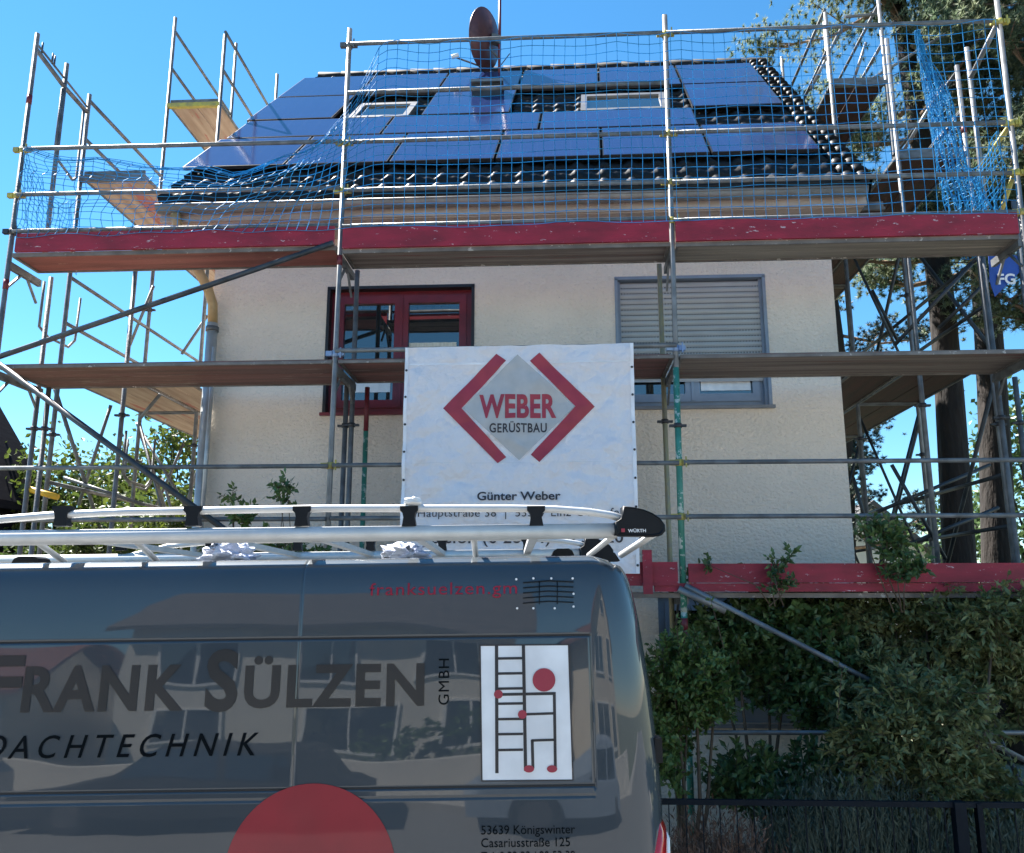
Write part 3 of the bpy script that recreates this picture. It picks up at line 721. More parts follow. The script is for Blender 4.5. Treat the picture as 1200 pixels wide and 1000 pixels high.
# ------------------------------------------------------------------ van
van = bpy.data.objects.new('delivery_van', None); COL.objects.link(van)
tag(van, 'dark blue grey high roof van with company lettering and aluminium roof rack', 'van')
VO = Vector((.40, 3.335, 0)); van.location = VO; van.rotation_euler = (0, R(-.75), R(3.4))
VM = Matrix.Translation(VO) @ Matrix.Rotation(R(3.4), 4, 'Z') @ Matrix.Rotation(R(-.75), 4, 'Y')
VI = VM.inverted()
def vl(u, v, y=0.0):
    o = VI @ CAM; d = (VI.to_3x3() @ ray(u, v)); t = (y-o.y)/d.y; return o+d*t
prof_in = [(.28, .06), (.45, .02), (.7, 0), (1.2, 0), (1.7, .010), (2.0, .024), (2.25, .042), (2.35, .051), (2.42, .059), (2.48, .068), (2.52, .080), (2.548, .097), (2.566, .120), (2.575, .150), (2.58, .21)]
def lerp_tab(tab, z):
    if z <= tab[0][0]: return tab[0][1]
    for (a0, b0), (a1, b1) in zip(tab, tab[1:]):
        if z <= a1: return b0+(b1-b0)*(z-a0)/(a1-a0)
    return tab[-1][1]
def smooth_tab(tab, z, h=.02): return sum(lerp_tab(tab, z+k*h)*w for k, w in ((-1, .25), (0, .5), (1, .25)))
def sinset(z): return smooth_tab(prof_in, z, .02 if z > 2.3 else .08)
rear_px = [(783, 1000), (781, 940), (776, 880), (766, 800), (753, 720), (746, 690), (738, 668), (727, 654)]
rtab = sorted([(vl(u, v, .16).z, vl(u, v, .16).x) for u, v in rear_px]); rtab = [(.3, rtab[0][1]+.01), (1.2, rtab[0][1]+.02)]+rtab+[(2.57, rtab[-1][1]-.05), (2.58, rtab[-1][1]-.13)]
def xrear(z): return smooth_tab(rtab, z, .03)
ftab = [(.28, -5.9), (.5, -6.0), (.95, -5.95), (1.25, -5.5), (1.45, -5.05), (2.2, -4.35), (2.45, -4.0), (2.55, -3.7), (2.58, -3.5)]
def xfront(z): return smooth_tab(ftab, z, .04)
crease = vl(345, 749, .04).z; low1 = vl(415, 925, .01).z; low2 = low1-.035; seam1 = vl(344, 850).x; seam2 = vl(695, 830).x
VW = 2.07
zs = set([.28, .35, .45, .6, .8, 1.0, 1.2, 1.35]); z = 1.45
while z < 2.581: zs.add(round(z, 4)); z += .04 if z < 2.36 else .012
zs.add(2.58)
for c_ in (crease, low1, low2):
    for d_ in (-.011, -.006, -.0015, .0015, .006, .011): zs.add(round(c_+d_, 4))
zs = sorted(zs)
xs_ = set(); x = -3.2
while x < -.42: xs_.add(round(x, 4)); x += .09
for c_ in (seam1, seam2):
    for d_ in (-.010, -.005, -.0012, .0012, .005, .010): xs_.add(round(c_+d_, 4))
xs_ = sorted(x for x in xs_ if x < seam2+.02)
def groove(x, z):
    g_ = 0
    for c_ in (crease, low1, low2):
        if abs(z-c_) < .003 and x < seam2+.001: g_ = max(g_, .008 if c_ != low2 else .005)
    if abs(x-seam1) < .003: g_ = max(g_, .004)
    if abs(x-seam2) < .003 and low1-.01 < z < crease: g_ = max(g_, .006)
    return g_
def plan(z):
    yi = sinset(z); xr = xrear(z); xf = xfront(z); out = []; W_ = VW-yi
    rr = .24; n = 14
    for x in [xf+.35, (xf-3.2)/2-.2]: out.append((min(x, -3.21), yi, x))
    for x in xs_: out.append((x, yi+groove(x, z), x))
    # quarter: from last side vertex round to the rear face, superellipse for a soft corner
    xs0 = xs_[-1]; a_ = xr-xs0; b_ = .34
    for k in range(1, n+1):
        t = math.pi/2*k/n; e = .72
        out.append((xs0+a_*math.sin(t)**e, yi+b_*(1-math.cos(t)**e), 0))
    for k in range(1, 5): out.append((xr, yi+b_+(W_-b_-yi-b_)*k/4, 0))
    for k in range(1, n+1):
        t = math.pi/2*(1-k/n); e = .72
        out.append((xs0+a_*max(0, math.sin(t))**e, W_-b_*(1-math.cos(t)**e), 0))
    for x in (-1.5, -3.2, xf+.6): out.append((min(x, xs0-.1), W_, 0))
    for k in range(0, 7):
        t = math.pi*k/6; out.append((xf+.30-.30*math.sin(t), VW/2+(W_-VW/2)*math.cos(t), 0))
    return [(p[0], p[1]) for p in out]
mb = MB(); rows = [plan(z) for z in zs]; n = len(rows[0])
base = 0
for r_, z in zip(rows, zs):
    for (x, y) in r_: mb.v.append(Vector((x, y, z + (0 if z < 2.57 else .0))))
for i in range(len(zs)-1):
    for j in range(n):
        mb.f.append((i*n+j, i*n+(j+1) % n, (i+1)*n+(j+1) % n, (i+1)*n+j)); mb.s.append(True)
mb.f.append(tuple((len(zs)-1)*n+j for j in range(n))); mb.s.append(False)
mb.f.append(tuple(reversed(range(n)))); mb.s.append(False)
body = mb.build('body', 'van_paint', van)
# dark seam fills at the bottom of the grooves
mb = MB()
for c_, w_ in ((crease, .0028), (low1, .0025)): mb.grid(lambda i, j: (-3.2+(seam2+3.2)*i/60, sinset(c_)+.0035, c_-w_+2*w_*j), 60, 1)
mb.build('seam', 'seam_black', van)
def vsurf(x, z, o=.0025): return Vector((x, sinset(z)-o-groove(x, z)*0, z))
def vput(mb, name, m, o=.0025, step=.06):
    mb2 = gridcut(mb, step); mb2.v = [vsurf(v.x, v.z, o) for v in mb2.v]; return mb2.build(name, m, van)
def vx(u, v):
    p_ = vl(u, v, .02); p_ = vl(u, v, sinset(p_.z)); return p_
def vtext(txt, u0, u1, vb, vt, m, bold=0, shear=0, sp=1.0, name='lettering', vb1=None, o=.003):
    a_ = vx(u0, vb); b_ = vx(u1, vb1 if vb1 else vb-(u1-u0)*.0135); h = vx(u0, vt).z-a_.z; mb = MB(); sl_ = (b_.z-a_.z)/(b_.x-a_.x)
    put_text(mb, txt, lambda x, y: (a_.x+x, 0, a_.z+y+sl_*x), h, width=b_.x-a_.x, bold=bold, shear=shear, spacing=sp)
    vput(mb, name, m, o)
vtext('F', -28, 22, 833, 767, 'van_letter', .03)
vtext('RANK', 24, 214, 833, 780, 'van_letter', .03, 0, 1.12)
vtext('S', 239, 277, 831, 760, 'van_letter', .03)
vtext('ÜLZEN', 285, 497, 828, 779, 'van_letter', .03, 0, 1.12)
vtext('D', -22, 6, 889, 860, 'van_letter_dark', 0, .25)
vtext('ACHTECHNIK', 9, 302, 889, 861, 'van_letter_dark', .005, .25, 1.45)
a_ = vx(526, 826); b_ = vx(526, 772); h_ = a_.x-vx(513, 826).x
mb = MB(); put_text(mb, 'GMBH', lambda x, y: (a_.x-y, 0, a_.z+x), h_, width=b_.z-a_.z, bold=0, spacing=1.1); vput(mb, 'lettering', 'van_letter_dark')
vtext('franksuelzen.gm', 433, 606, 698, 683, 'van_red_text', .0, 0, 1.1)
vtext('53639 Königswinter', 564, 674, 978, 967, 'van_letter_dark', 0, 0, 1.0)
vtext('Casariusstraße 125', 564, 668, 993, 982, 'van_letter_dark', 0, 0, 1.0)
vtext('Tel. 0 22 23 / 90 53 39', 564, 674, 1009, 998, 'van_letter_dark', 0, 0, 1.0)
# red disc
cc = vx(363, 1026); rr_ = cc.x-vx(262, 1026).x
mb = MB(); mb.face([(cc.x+rr_*math.cos(t*math.pi/40), 0, cc.z+rr_*math.sin(t*math.pi/40)) for t in range(80)])
vput(mb, 'red_disc', 'van_red')
# sticker with ladder figure (crop px: origin 390,570 scale 2.324)
def sp_(a_, b_): q_ = vx(390+a_/2.324, 570+b_/2.324); return (q_.x, 0, q_.z)
mb = MB(); mb.face([sp_(401, 433), sp_(642, 431), sp_(654, 800), sp_(406, 802)]); st = vput(mb, 'sticker', 'sticker_white', .003)
mb = MB()
def ln(x0, y0, x1, y1, w=9):
    d_ = Vector((x1-x0, y1-y0)).normalized(); p_ = Vector((-d_.y, d_.x))*w/2
    mb.face([sp_(x0+p_.x, y0+p_.y), sp_(x1+p_.x, y1+p_.y), sp_(x1-p_.x, y1-p_.y), sp_(x0-p_.x, y0-p_.y)])
ln(401, 433, 406, 802, 4); ln(401, 433, 642, 431, 4); ln(642, 431, 654, 800, 4); ln(406, 802, 654, 800, 4)
ln(446, 434, 447, 781); ln(519, 433, 525, 775)
for y in (469, 510, 551, 592, 634, 675, 718): ln(450, y, 518, y-1, 7)
ln(450, 567, 607, 564, 8); ln(603, 562, 606, 768, 8); ln(516, 621, 605, 618, 7); ln(541, 692, 604, 690, 7); ln(543, 690, 545, 768, 8)
mbx = gridcut(mb, .08); mbx.v = [vsurf(v.x, v.z, .0045) for v in mbx.v]; o_ = mbx.build('sticker_lines', 'sticker_black', st, origin=(0, 0, 0))
mb = MB()
for cx_, cy_, rx, ry in ((575, 527, 31, 32), (451, 566, 12, 12), (516, 621, 12, 12), (534, 769, 14, 10), (597, 769, 14, 10)):
    mb = MB(); mb.face([sp_(cx_+rx*math.cos(t*math.pi/12), cy_-ry*math.sin(t*math.pi/12)) for t in range(24)])
    mb.v = [vsurf(v.x, v.z, .0058) for v in mb.v]; mb.build('sticker_dot', 'print_red', st, origin=(0, 0, 0))
# vent grille with white rivets
mb = MB()
for k in range(5):
    p0 = vx(613, 683+k*6); p1 = vx(672, 682+k*6); mb.tube([vsurf(p0.x, p0.z, .004), vsurf((p0.x+p1.x)/2, (p0.z+p1.z)/2+.006, .006), vsurf(p1.x, p1.z, .004)], .0022, 6)
for uu in (632, 653): p0 = vx(uu, 682); p1 = vx(uu, 708); mb.tube([vsurf(p0.x, p0.z, .004), vsurf(p1.x, p1.z, .004)], .002, 6)
gr = mb.build('vent_grille', 'plastic_black', van)
mb = MB()
for uu, vv in ((605, 679), (625, 678), (646, 678), (671, 678), (606, 713), (625, 713), (650, 713), (672, 711), (672, 696)):
    p0 = vx(uu, vv); mb = MB(); mb.tube([vsurf(p0.x, p0.z, .001), vsurf(p0.x, p0.z, .005)], .0045, 8); mb.build('rivet', 'sticker_white', gr)
# tail lamp, hinge, wheels
def corner(z, t):  # point on near rear corner, t in 0..1 from side to rear
    xs0 = xs_[-1]; yi = sinset(z); xr = xrear(z); a_ = math.pi/2*t; e = .72
    return Vector((xs0+(xr-xs0)*math.sin(a_)**e, yi+.34*(1-math.cos(a_)**e), z))
def lamp(z0, z1, t0, t1, m, o):
    mb = MB(); nn = 10
    def fn(i, j):
        z = z0+(z1-z0)*j/14; k = math.sin(math.pi*min(1, .18+.82*(1-j/14))/1.0*.5)
        ta = t1-(t1-t0)*(.35+.65*min(1, (1-j/14)*2.2)); t = ta+(t1-ta)*i/nn
        p_ = corner(z, t); q_ = corner(z, min(1, t+.02)); n_ = (q_-p_).cross(Vector((0, 0, 1))).normalized()
        edge = min(i, nn-i, 14-j, j); return p_+n_*(o*min(1, edge/1.5)-.004)
    mb.grid(fn, nn, 14); return mb.build('tail_lamp', m, van)
zl = vl(770, 953, .25).z
lamp(zl-.45, zl, .30, .80, 'lamp_red', .022)
lamp(zl-.34, zl-.03, .62, .84, 'lamp_white', .030)
hz = vl(777, 875, .2).z; mb = MB(); q = corner(hz, .72); mb.box(q.x-.01, q.x+.018, q.y-.03, q.y+.05, hz-.05, hz+.04); mb.build('door_hinge', 'plastic_black', van)
for wx in (-1.0, -4.7):
    for wy in (.02, VW-.25):
        mb = MB(); mb.tube([(wx, wy-.02, .35), (wx, wy+.23, .35)], .35, 28); w_ = mb.build('wheel', 'rubber', van)
        mb = MB(); mb.tube([(wx, wy-.03, .35), (wx, wy+.2, .35)], .21, 24); mb.build('rim', 'alu', w_, origin=(0, 0, 0))
mb = MB(); mb.box(xrear(.6)-.10, xrear(.6)+.06, .1, VW-.1, .38, .62); mb.build('bumper', 'plastic_black', van)

# roof rack
def rk(u, v, y): return vl(u, v, y)
rack = MB(); yN = .14; yF = VW-.20
zt0 = rk(350, 627, yN).z; zu0 = rk(350, 598, yN).z
xE = rk(722, 620, yN).x
rack.tube([(-4.2, yN, zt0+.004), (xE, yN, zt0)], .031, 18)
rack = rack.build('roof_rack', 'alu', van)
up_px = [(-160, 640), (-60, 622), (0, 607), (60, 602), (150, 598), (380, 594), (500, 594), (600, 594), (650, 595), (690, 598), (716, 602), (735, 608)]
pts = [rk(u, v+2, yN) for u, v in up_px]
MB().tube(pts, .0155, 12).build('upper_rail', 'alu', rack, origin=(0, 0, 0))
du = Vector((0, yF-yN, 0))
MB().tube([(-4.2, yF, zt0+.004), (xE, yF, zt0)], .031, 14).build('far_rail', 'alu', rack, origin=(0, 0, 0))
MB().tube([p_+du for p_ in pts], .0155, 10).build('far_upper_rail', 'alu', rack, origin=(0, 0, 0))
for far in (0, 1):
    for uc in (75, 228, 355, 480, 628, -80):
        a_ = rk(uc, 594, yN); b_ = rk(uc, 616, yN); mb = MB(); w0 = .036; y0 = yN-.022; hz_ = a_.z-b_.z
        o_ = du if far else Vector((0, 0, 0))
        pl = [(-w0, 0), (w0, 0), (w0, -.018), (w0*.72, -.028), (w0*.62, -hz_*.6), (w0*.78, -hz_-.004), (-w0*.78, -hz_-.004), (-w0*.62, -hz_*.6), (-w0*.72, -.028), (-w0, -.018)]
        mb.prism([Vector((a_.x+p_[0], y0, a_.z+.001+p_[1]))+o_ for p_ in pl], (0, .044, 0)); mb.build('rail_clip', 'plastic_black', rack, origin=(0, 0, 0))
# cross bars and feet
for uc in (75, 228, 355, 480, 628):
    x_ = rk(uc, 620, yN).x; mb = MB(); mb.bar((x_, yN+.02, zt0+.01), (x_, yF-.02, zt0+.01), .04, .025); mb.build('cross_bar', 'alu', rack, origin=(0, 0, 0))
for uc, dx in ((-70, .0), (43, .0), (158, .0), (555, .0), (722, -.09), (768, -.11)):
    p0 = rk(uc, 626, yN); p0.z = zt0-.012
    for far in (0, 1):
        y_ = yF if far else yN; s_ = -1 if far else 1
        mb = MB(); mb.tube([(p0.x, y_, p0.z), (p0.x+dx, y_+s_*.24, 2.59)], .012 if uc != 768 else .014, 8); mb.build('strut', 'alu', rack, origin=(0, 0, 0))
for uc, vc, w_, y_ in ((30, 645, .07, .42), (462, 642, .05, .38), (660, 640, .055, .36), (706, 640, .08, .6), (355, 642, .045, 1.6), (497, 642, .045, 1.6), (616, 642, .04, 1.6), (210, 642, .05, 1.4)):
    p0 = rk(uc, 656, y_); mb = MB(); zz = 2.575; hh = .045 + .02*(y_ > 1)
    mb.prism([(p0.x-w_, y_, zz), (p0.x+w_, y_, zz), (p0.x+w_*.72, y_, zz+hh*.8), (p0.x+w_*.45, y_, zz+hh), (p0.x-w_*.45, y_, zz+hh), (p0.x-w_*.72, y_, zz+hh*.8)], (0, .10, 0))
    mb.build('rack_foot', 'plastic_black', rack, origin=(0, 0, 0))
# end caps
cap = [(729, 594), (742, 595.5), (753, 598), (763, 602), (772, 608), (778, 616), (778.5, 623), (774, 628), (766, 629.5), (719, 628.5), (719, 613), (726, 609), (728, 603)]
for far in (0, 1):
    o_ = du if far else Vector((0, 0, 0)); mb = MB()
    P0 = [rk(u, v, yN)+o_ for u, v in cap]; ce = sum(P0, Vector())/len(P0)
    n_ = len(P0); lay = [(-.036, .86), (-.042, .95) if 0 else (-.040, .92), (-.030, 1.0), (.030, 1.0), (.040, .9)]
    for k, (dy, sc) in enumerate(lay):
        for p_ in P0: q_ = ce+(p_-ce)*sc; mb.v.append(Vector((q_.x, q_.y+dy, q_.z)))
    for k in range(len(lay)-1):
        for j in range(n_): mb.f.append((k*n_+j, k*n_+(j+1) % n_, (k+1)*n_+(j+1) % n_, (k+1)*n_+j)); mb.s.append(k != 0)
    mb.f.append(tuple(range(n_))); mb.s.append(False); mb.f.append(tuple((len(lay)-1)*n_+j for j in reversed(range(n_)))); mb.s.append(False)
    eo = mb.build('end_cap', 'plastic_black', rack, origin=(0, 0, 0))
    if not far:
        p0 = rk(736, 624, yN-.042); mb = MB(); put_text(mb, 'WÜRTH', lambda x, y: (p0.x+x, yN-.042, p0.z+y), .013, width=rk(757, 624, yN-.042).x-p0.x, bold=.02)
        mb.build('lettering', 'sticker_white', eo, origin=(0, 0, 0))
        mb = MB(); p1 = rk(728, 619, yN-.042); mb.box(p1.x, p1.x+.014, yN-.043, yN-.0405, p1.z-.016, p1.z-.002); mb.build('badge', 'print_red', eo, origin=(0, 0, 0))
# cloth bundles on the roof
for uc, w_, h_, sd, lb in ((270, .105, .055, 3, 'white and blue crumpled cloth bundle on the van roof, the larger left one'), (474, .085, .045, 9, 'white crumpled cloth bundle on the van roof beside a black rack foot')):
    p0 = VM @ (rk(uc, 652, .40)); p0.z = (VM @ Vector((rk(uc, 652, .4).x, .4, 2.58))).z
    mb = MB(); mb.blob(p0+Vector((0, 0, h_*.55)), (w_, .10, h_), sd, .8, 28, 16, 3.2)
    o_ = mb.build('cloth_bundle', 'cloth_white', None, origin=p0); tag(o_, lb, 'cloth')
p0 = VM @ rk(484, 590, yN); p0 = p0+Vector((0, 0, -.004))
mb = MB(); mb.blob(p0+Vector((0, 0, .012)), (.034, .03, .017), 4, .5, 18, 10, 2.5); tag(mb.build('white_lump', 'sticker_white', None, origin=p0), 'small white lump added on the upper rail of the roof rack', 'lump')  # lump added for an unidentified white object behind the rack

# ------------------------------------------------------------------ vegetation
def leaf(mb, p, d, l, w, fold=.25):
    d = d.normalized(); s_ = d.cross(Vector((random.uniform(-1, 1), random.uniform(-1, 1), random.uniform(.2, 1)))).normalized(); n_ = s_.cross(d)
    a = len(mb.v)
    mb.v += [p, p+d*l*.45+s_*w+n_*fold*w, p+d*l, p+d*l*.45-s_*w+n_*fold*w]
    mb.f.append((a, a+1, a+2)); mb.f.append((a, a+2, a+3)); mb.s += [False, False]
def rnd(): return Vector((random.gauss(0, 1), random.gauss(0, 1), random.gauss(0, 1))).normalized()
def shrub(name, label, cat, base, blobs, nleaf, lm, ll=.07, lw=.016, group=None, droop=0, shoots=0, mats=None):
    """blobs: list of (centre, radii); leaves grow on twigs distributed through the blobs"""
    root = thing(name, label, cat, base, group)
    base = Vector(base); st_ = MB(); fo = MB(); vol = [b_[1][0]*b_[1][2] for b_ in blobs]; tv = sum(vol)
    for (c_, r_), v_ in zip(blobs, vol):
        c_ = Vector(c_)
        mid = base.lerp(c_, .5)+Vector((random.uniform(-.1, .1), random.uniform(-.1, .1), 0))
        st_.tube([base+Vector((random.uniform(-.1, .1), random.uniform(-.05, .05), 0)), mid, c_], .022 if base.z < 1 else .006, 6, r1=.008 if base.z < 1 else .003)
        nt_ = int(nleaf*v_/tv/14)
        for _ in range(nt_):
            d_ = rnd(); k = random.random()**.35
            e = c_+Vector((d_.x*r_[0], d_.y*r_[1], d_.z*r_[2]))*k
            if noise.noise(e*2.6) < -.28: continue
            dir_ = (d_+Vector((0, 0, .5-droop))+rnd()*.5).normalized(); L_ = random.uniform(.10, .24)
            st_.tube([e-dir_*L_*.5, e+dir_*L_*.5], .0035, 3, r1=.0015, cap=False)
            for q in range(14):
                t = q/14; p_ = e+dir_*L_*(t-.5); ld = (dir_*.6+rnd()*.9+Vector((0, 0, -.15*droop))).normalized()
                leaf(fo, p_, ld, ll*random.uniform(.6, 1.25), lw*random.uniform(.7, 1.3))
    for _ in range(shoots):
        c_, r_ = random.choice(blobs); c_ = Vector(c_); p_ = c_+Vector((random.uniform(-1, 1)*r_[0], -.3*r_[1], r_[2]*.7)); d_ = Vector((random.uniform(-.4, .4), 0, 1)).normalized(); L_ = random.uniform(.2, .45)
        q_ = p_+d_*L_; st_.tube([p_, q_], .005, 4, r1=.002)
        for t in range(16): leaf(fo, p_.lerp(q_, t/16), (d_*.5+rnd()).normalized(), ll, lw)
    fo.build('foliage', lm, root); st_.build('stems', 'stem', root)
    return root
def B(u, v, Y, ru, rv, ry=.3): # blob at pixel with pixel radii
    c_ = at(u, v, Y); k = Y/1000*1.03; return (tuple(c_), (ru*k, ry, rv*k))
gq = at(800, 1000, 6.9)
shrub('shrub', 'small leafy green shrub beside the rear of the van, hiding the green pole', 'shrub', (at(800, 900, 6.9).x, 6.9, 0),
      [B(790, 800, 6.9, 36, 50), B(815, 790, 6.9, 30, 40), B(805, 850, 6.95, 36, 45), B(785, 870, 6.9, 26, 50), B(838, 815, 7.0, 14, 35)], 13000, 'leaf_mid', .055, .015, shoots=3)
shrub('shrub', 'dark green shrub below the red beam behind the steel brace', 'shrub', (at(900, 900, 7.7).x, 7.9, 0),
      [B(860, 735, 7.9, 50, 40), B(930, 720, 7.9, 60, 34), B(900, 780, 8.0, 70, 45), B(960, 790, 7.8, 60, 60), B(840, 780, 8.1, 30, 40)], 15000, 'leaf_dark', .075, .022, shoots=6)
shrub('shrub', 'large olive green bush filling the right side under the red beam', 'shrub', (at(1080, 900, 7.0).x, 7.0, 0),
      [B(985, 735, 7.85, 50, 45, .22), B(1050, 740, 7.8, 60, 50, .22), B(1085, 725, 7.75, 65, 45, .25), B(1165, 725, 7.4, 70, 45), B(1022, 830, 7.5, 50, 65), B(1085, 850, 6.95, 75, 60), B(1105, 770, 7.7, 80, 60, .25), B(1175, 780, 7.6, 60, 80, .22), B(1060, 890, 6.9, 80, 60), B(1115, 915, 7.0, 60, 38), B(1190, 930, 7.0, 40, 28), B(1215, 770, 7.9, 50, 80, .2)],
      46000, 'leaf_olive', .075, .014, droop=.7, shoots=8)
shrub('shrub', 'low spreading dark bush against the ground floor wall above the railing', 'shrub', (at(930, 960, 7.3).x, 7.3, 0),
      [B(880, 905, 7.3, 55, 24), B(940, 915, 7.3, 60, 34), B(995, 900, 7.3, 40, 40), B(905, 930, 7.2, 70, 20)], 7000, 'leaf_dark', .075, .018)
shrub('climbing_plant', 'tall leafy shoots climbing over the red beam at the house corner', 'plant', (at(1055, 700, 7.3).x, 7.36, 2.3),
      [B(1040, 622, 7.33, 26, 12, .07), B(1050, 645, 7.33, 20, 16, .07), B(1062, 668, 7.33, 22, 18, .08), B(1010, 618, 7.33, 16, 6, .05)], 900, 'leaf_dark', .07, .018)
shrub('climbing_plant', 'thin curling sprig in front of the cream wall', 'plant', (at(915, 700, 7.3).x, 7.34, 2.35),
      [B(922, 655, 7.33, 13, 9, .05), B(906, 668, 7.33, 8, 10, .05), B(915, 685, 7.33, 14, 12, .05), B(830, 662, 7.33, 6, 6, .04)], 330, 'leaf_dark', .06, .016)
shrub('climbing_plant', 'dark curled shoot standing up behind the roof rack by the cream wall', 'plant', (at(330, 700, 6.8).x, 6.8, 2.3),
      [B(327, 568, 6.8, 5, 8, .03), B(337, 574, 6.8, 6, 6, .03), B(333, 585, 6.8, 9, 5, .04)], 170, 'leaf_dark', .055, .016)
shrub('garden_shrub', 'bright green shrub peeking between the roof rack and the wall', 'shrub', (at(290, 700, 6.9).x, 6.9, 0),
      [B(288, 605, 6.9, 20, 10, .12), B(310, 640, 6.9, 34, 14, .15), B(262, 640, 6.9, 24, 14, .15), B(350, 644, 6.9, 30, 10, .15), B(272, 582, 6.9, 10, 5, .05)], 1500, 'leaf_mid', .06, .018)
shrub('garden_shrub', 'sunlit yellow green hedge seen through the roof rack at the left', 'shrub', (at(120, 700, 9.5).x, 9.5, 0),
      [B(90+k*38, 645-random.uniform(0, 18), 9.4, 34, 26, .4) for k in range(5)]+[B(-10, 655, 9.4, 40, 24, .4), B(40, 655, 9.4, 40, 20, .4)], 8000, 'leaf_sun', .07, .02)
# grey green lavender-like grass and dry clump behind the railing
def clump(name, label, u0, u1, Y, h0, h1, n_, m, w=.004):
    root = MB(); a0 = at(u0, 950, Y).x; a1 = at(u1, 950, Y).x
    for _ in range(n_):
        x = random.uniform(a0, a1); y = Y+random.uniform(-.25, .3); h = random.uniform(h0, h1)*(.75+.25*math.sin((x-a0)/(a1-a0)*math.pi)); d_ = Vector((random.uniform(-.28, .28), random.uniform(-.2, .2), 1)).normalized()
        p_ = Vector((x, y, 0)); s_ = Vector((w, 0, 0)); b_ = Vector((random.uniform(-.08, .08), 0, 0))
        a = len(root.v); root.v += [p_-s_, p_+s_, p_+d_*h*.6+s_*.8, p_+d_*h*.6-s_*.8, p_+d_*h+b_]
        root.f += [(a, a+1, a+2, a+3), (a+3, a+2, a+4)]; root.s += [False, False]
        for k in range(7): leaf(root, p_+d_*h*random.uniform(.35, 1), (d_+rnd()*.8).normalized(), .06, .007)
    return tag(root.build(name, m, None, origin=((a0+a1)/2, Y, 0)), label, 'plant')
clump('lavender_clump', 'grey green feathery clump standing behind the dark railing', 905, 1105, 6.75, .8, 1.28, 1500, 'leaf_sage')
clump('dry_clump', 'dried brown leafy clump behind the railing next to the van', 783, 900, 6.6, .6, .98, 700, 'leaf_dry')
clump('lavender_clump', 'taller sage green clump at the far right behind the railing post', 1110, 1260, 6.8, .7, 1.05, 700, 'leaf_sage')

def pine(label, bx, by, lean, h, r, seedv, z0, rad, nlimb, bias=(0, 0), nm='needles'):
    random.seed(seedv); root = thing('pine_tree', label, 'tree', (bx, by, 0), 'tall pines beside the right gable')
    pts = [Vector((bx+lean*(t**1.3)*h/10+.12*math.sin(t*7+seedv), by, h*t)) for t in [k/12 for k in range(13)]]
    MB().tube(pts, r, 14, r1=r*.35).build('trunk', 'bark', root)
    lim = MB(); fo = MB()
    def tuft(p, s):
        for _ in range(30):
            d_ = (rnd()+Vector((0, 0, .35))).normalized(); sd = d_.orthogonal().normalized()*.012; a = len(fo.v)
            fo.v += [p-sd, p+sd, p+d_*s*random.uniform(.6, 1)]; fo.f.append((a, a+1, a+2)); fo.s.append(False)
    for k in range(nlimb):
        t = z0/h + (1-z0/h)*(k/nlimb)**1.0; q = t*12; i_ = min(11, int(q)); p0 = pts[i_].lerp(pts[i_+1], q-i_)
        a_ = random.uniform(0, 2*math.pi); L_ = rad*(1-.35*abs(t-.75)/.25 if t > .75 else .65+.35*(t*h-z0)/(h*.75-z0+.01))*random.uniform(.6, 1.15)
        d_ = Vector((math.cos(a_)+bias[0], math.sin(a_)+bias[1], 0)); d_ = d_.normalized()
        e = p0+d_*L_+Vector((0, 0, random.uniform(-.3, .9))); m0 = p0.lerp(e, .5)+Vector((0, 0, random.uniform(-.35, .1)))
        lim.tube([p0, m0, e], r*.22, 6, r1=.012)
        for s_ in range(12):
            u_ = random.uniform(.3, 1.05); u_ = min(u_, 1); c0 = (p0.lerp(m0, u_*2) if u_ < .5 else m0.lerp(e, u_*2-1))
            c1 = c0+Vector((random.gauss(0, .38), random.gauss(0, .38), random.uniform(.0, .35))); lim.tube([c0, c1], .014, 4, r1=.006, cap=False)
            for _ in range(30): tuft(c1+Vector((random.gauss(0, .24), random.gauss(0, .24), random.gauss(0, .11))), random.uniform(.09, .15))
    lim.build('limbs', 'bark_light', root); fo.build('crown', nm, root)
q1 = at(1122, 600, 13.0); q2 = at(1165, 640, 14.2)
pine('tall pine with a straight dark trunk, the left of the pair by the gable', q1.x, 13.0, -.05, 16.5, .26, 11, 7.8, 2.6, 27, (.15, -.3))
pine('tall pine with a leaning dark trunk, the right of the pair by the gable', q2.x, 14.2, .35, 17.5, .29, 5, 7.6, 3.4, 30, (-.1, -.3))
pine('pine behind the other two with its crown at the right picture edge', 7.6, 12.0, .1, 15.5, .24, 17, 6.0, 2.6, 28, (-.2, 0))
pine('more distant slender pine seen between the scaffold poles', 6.9, 21.0, .1, 13.5, .20, 23, 3.6, 2.4, 13, (-.3, 0), 'needles_backlit')
random.seed(31)
def broad(label, x, y, h, rad, n_, m, sz=.12, z0=.3, group=None):
    root = thing('broadleaf_tree', label, 'tree', (x, y, 0), group)
    tr = MB(); tr.tube([(x, y, 0), (x+.1, y, h*.35), (x, y, h*.7)], .12, 8, r1=.05); fo = MB()
    for k in range(26):
        d_ = rnd(); c_ = Vector((x, y, h*(z0+1)/2))+Vector((d_.x*rad*.75, d_.y*rad*.75, d_.z*h*(1-z0)/2*.8))
        tr.tube([(x, y, h*.4), c_], .03, 5, r1=.01)
        for _ in range(n_//26):
            e = c_+Vector((random.gauss(0, rad*.22), random.gauss(0, rad*.22), random.gauss(0, h*.07)))
            leaf(fo, e, rnd(), sz*random.uniform(.7, 1.3), sz*.32)
    tr.build('trunk', 'bark', root); fo.build('crown', m, root)
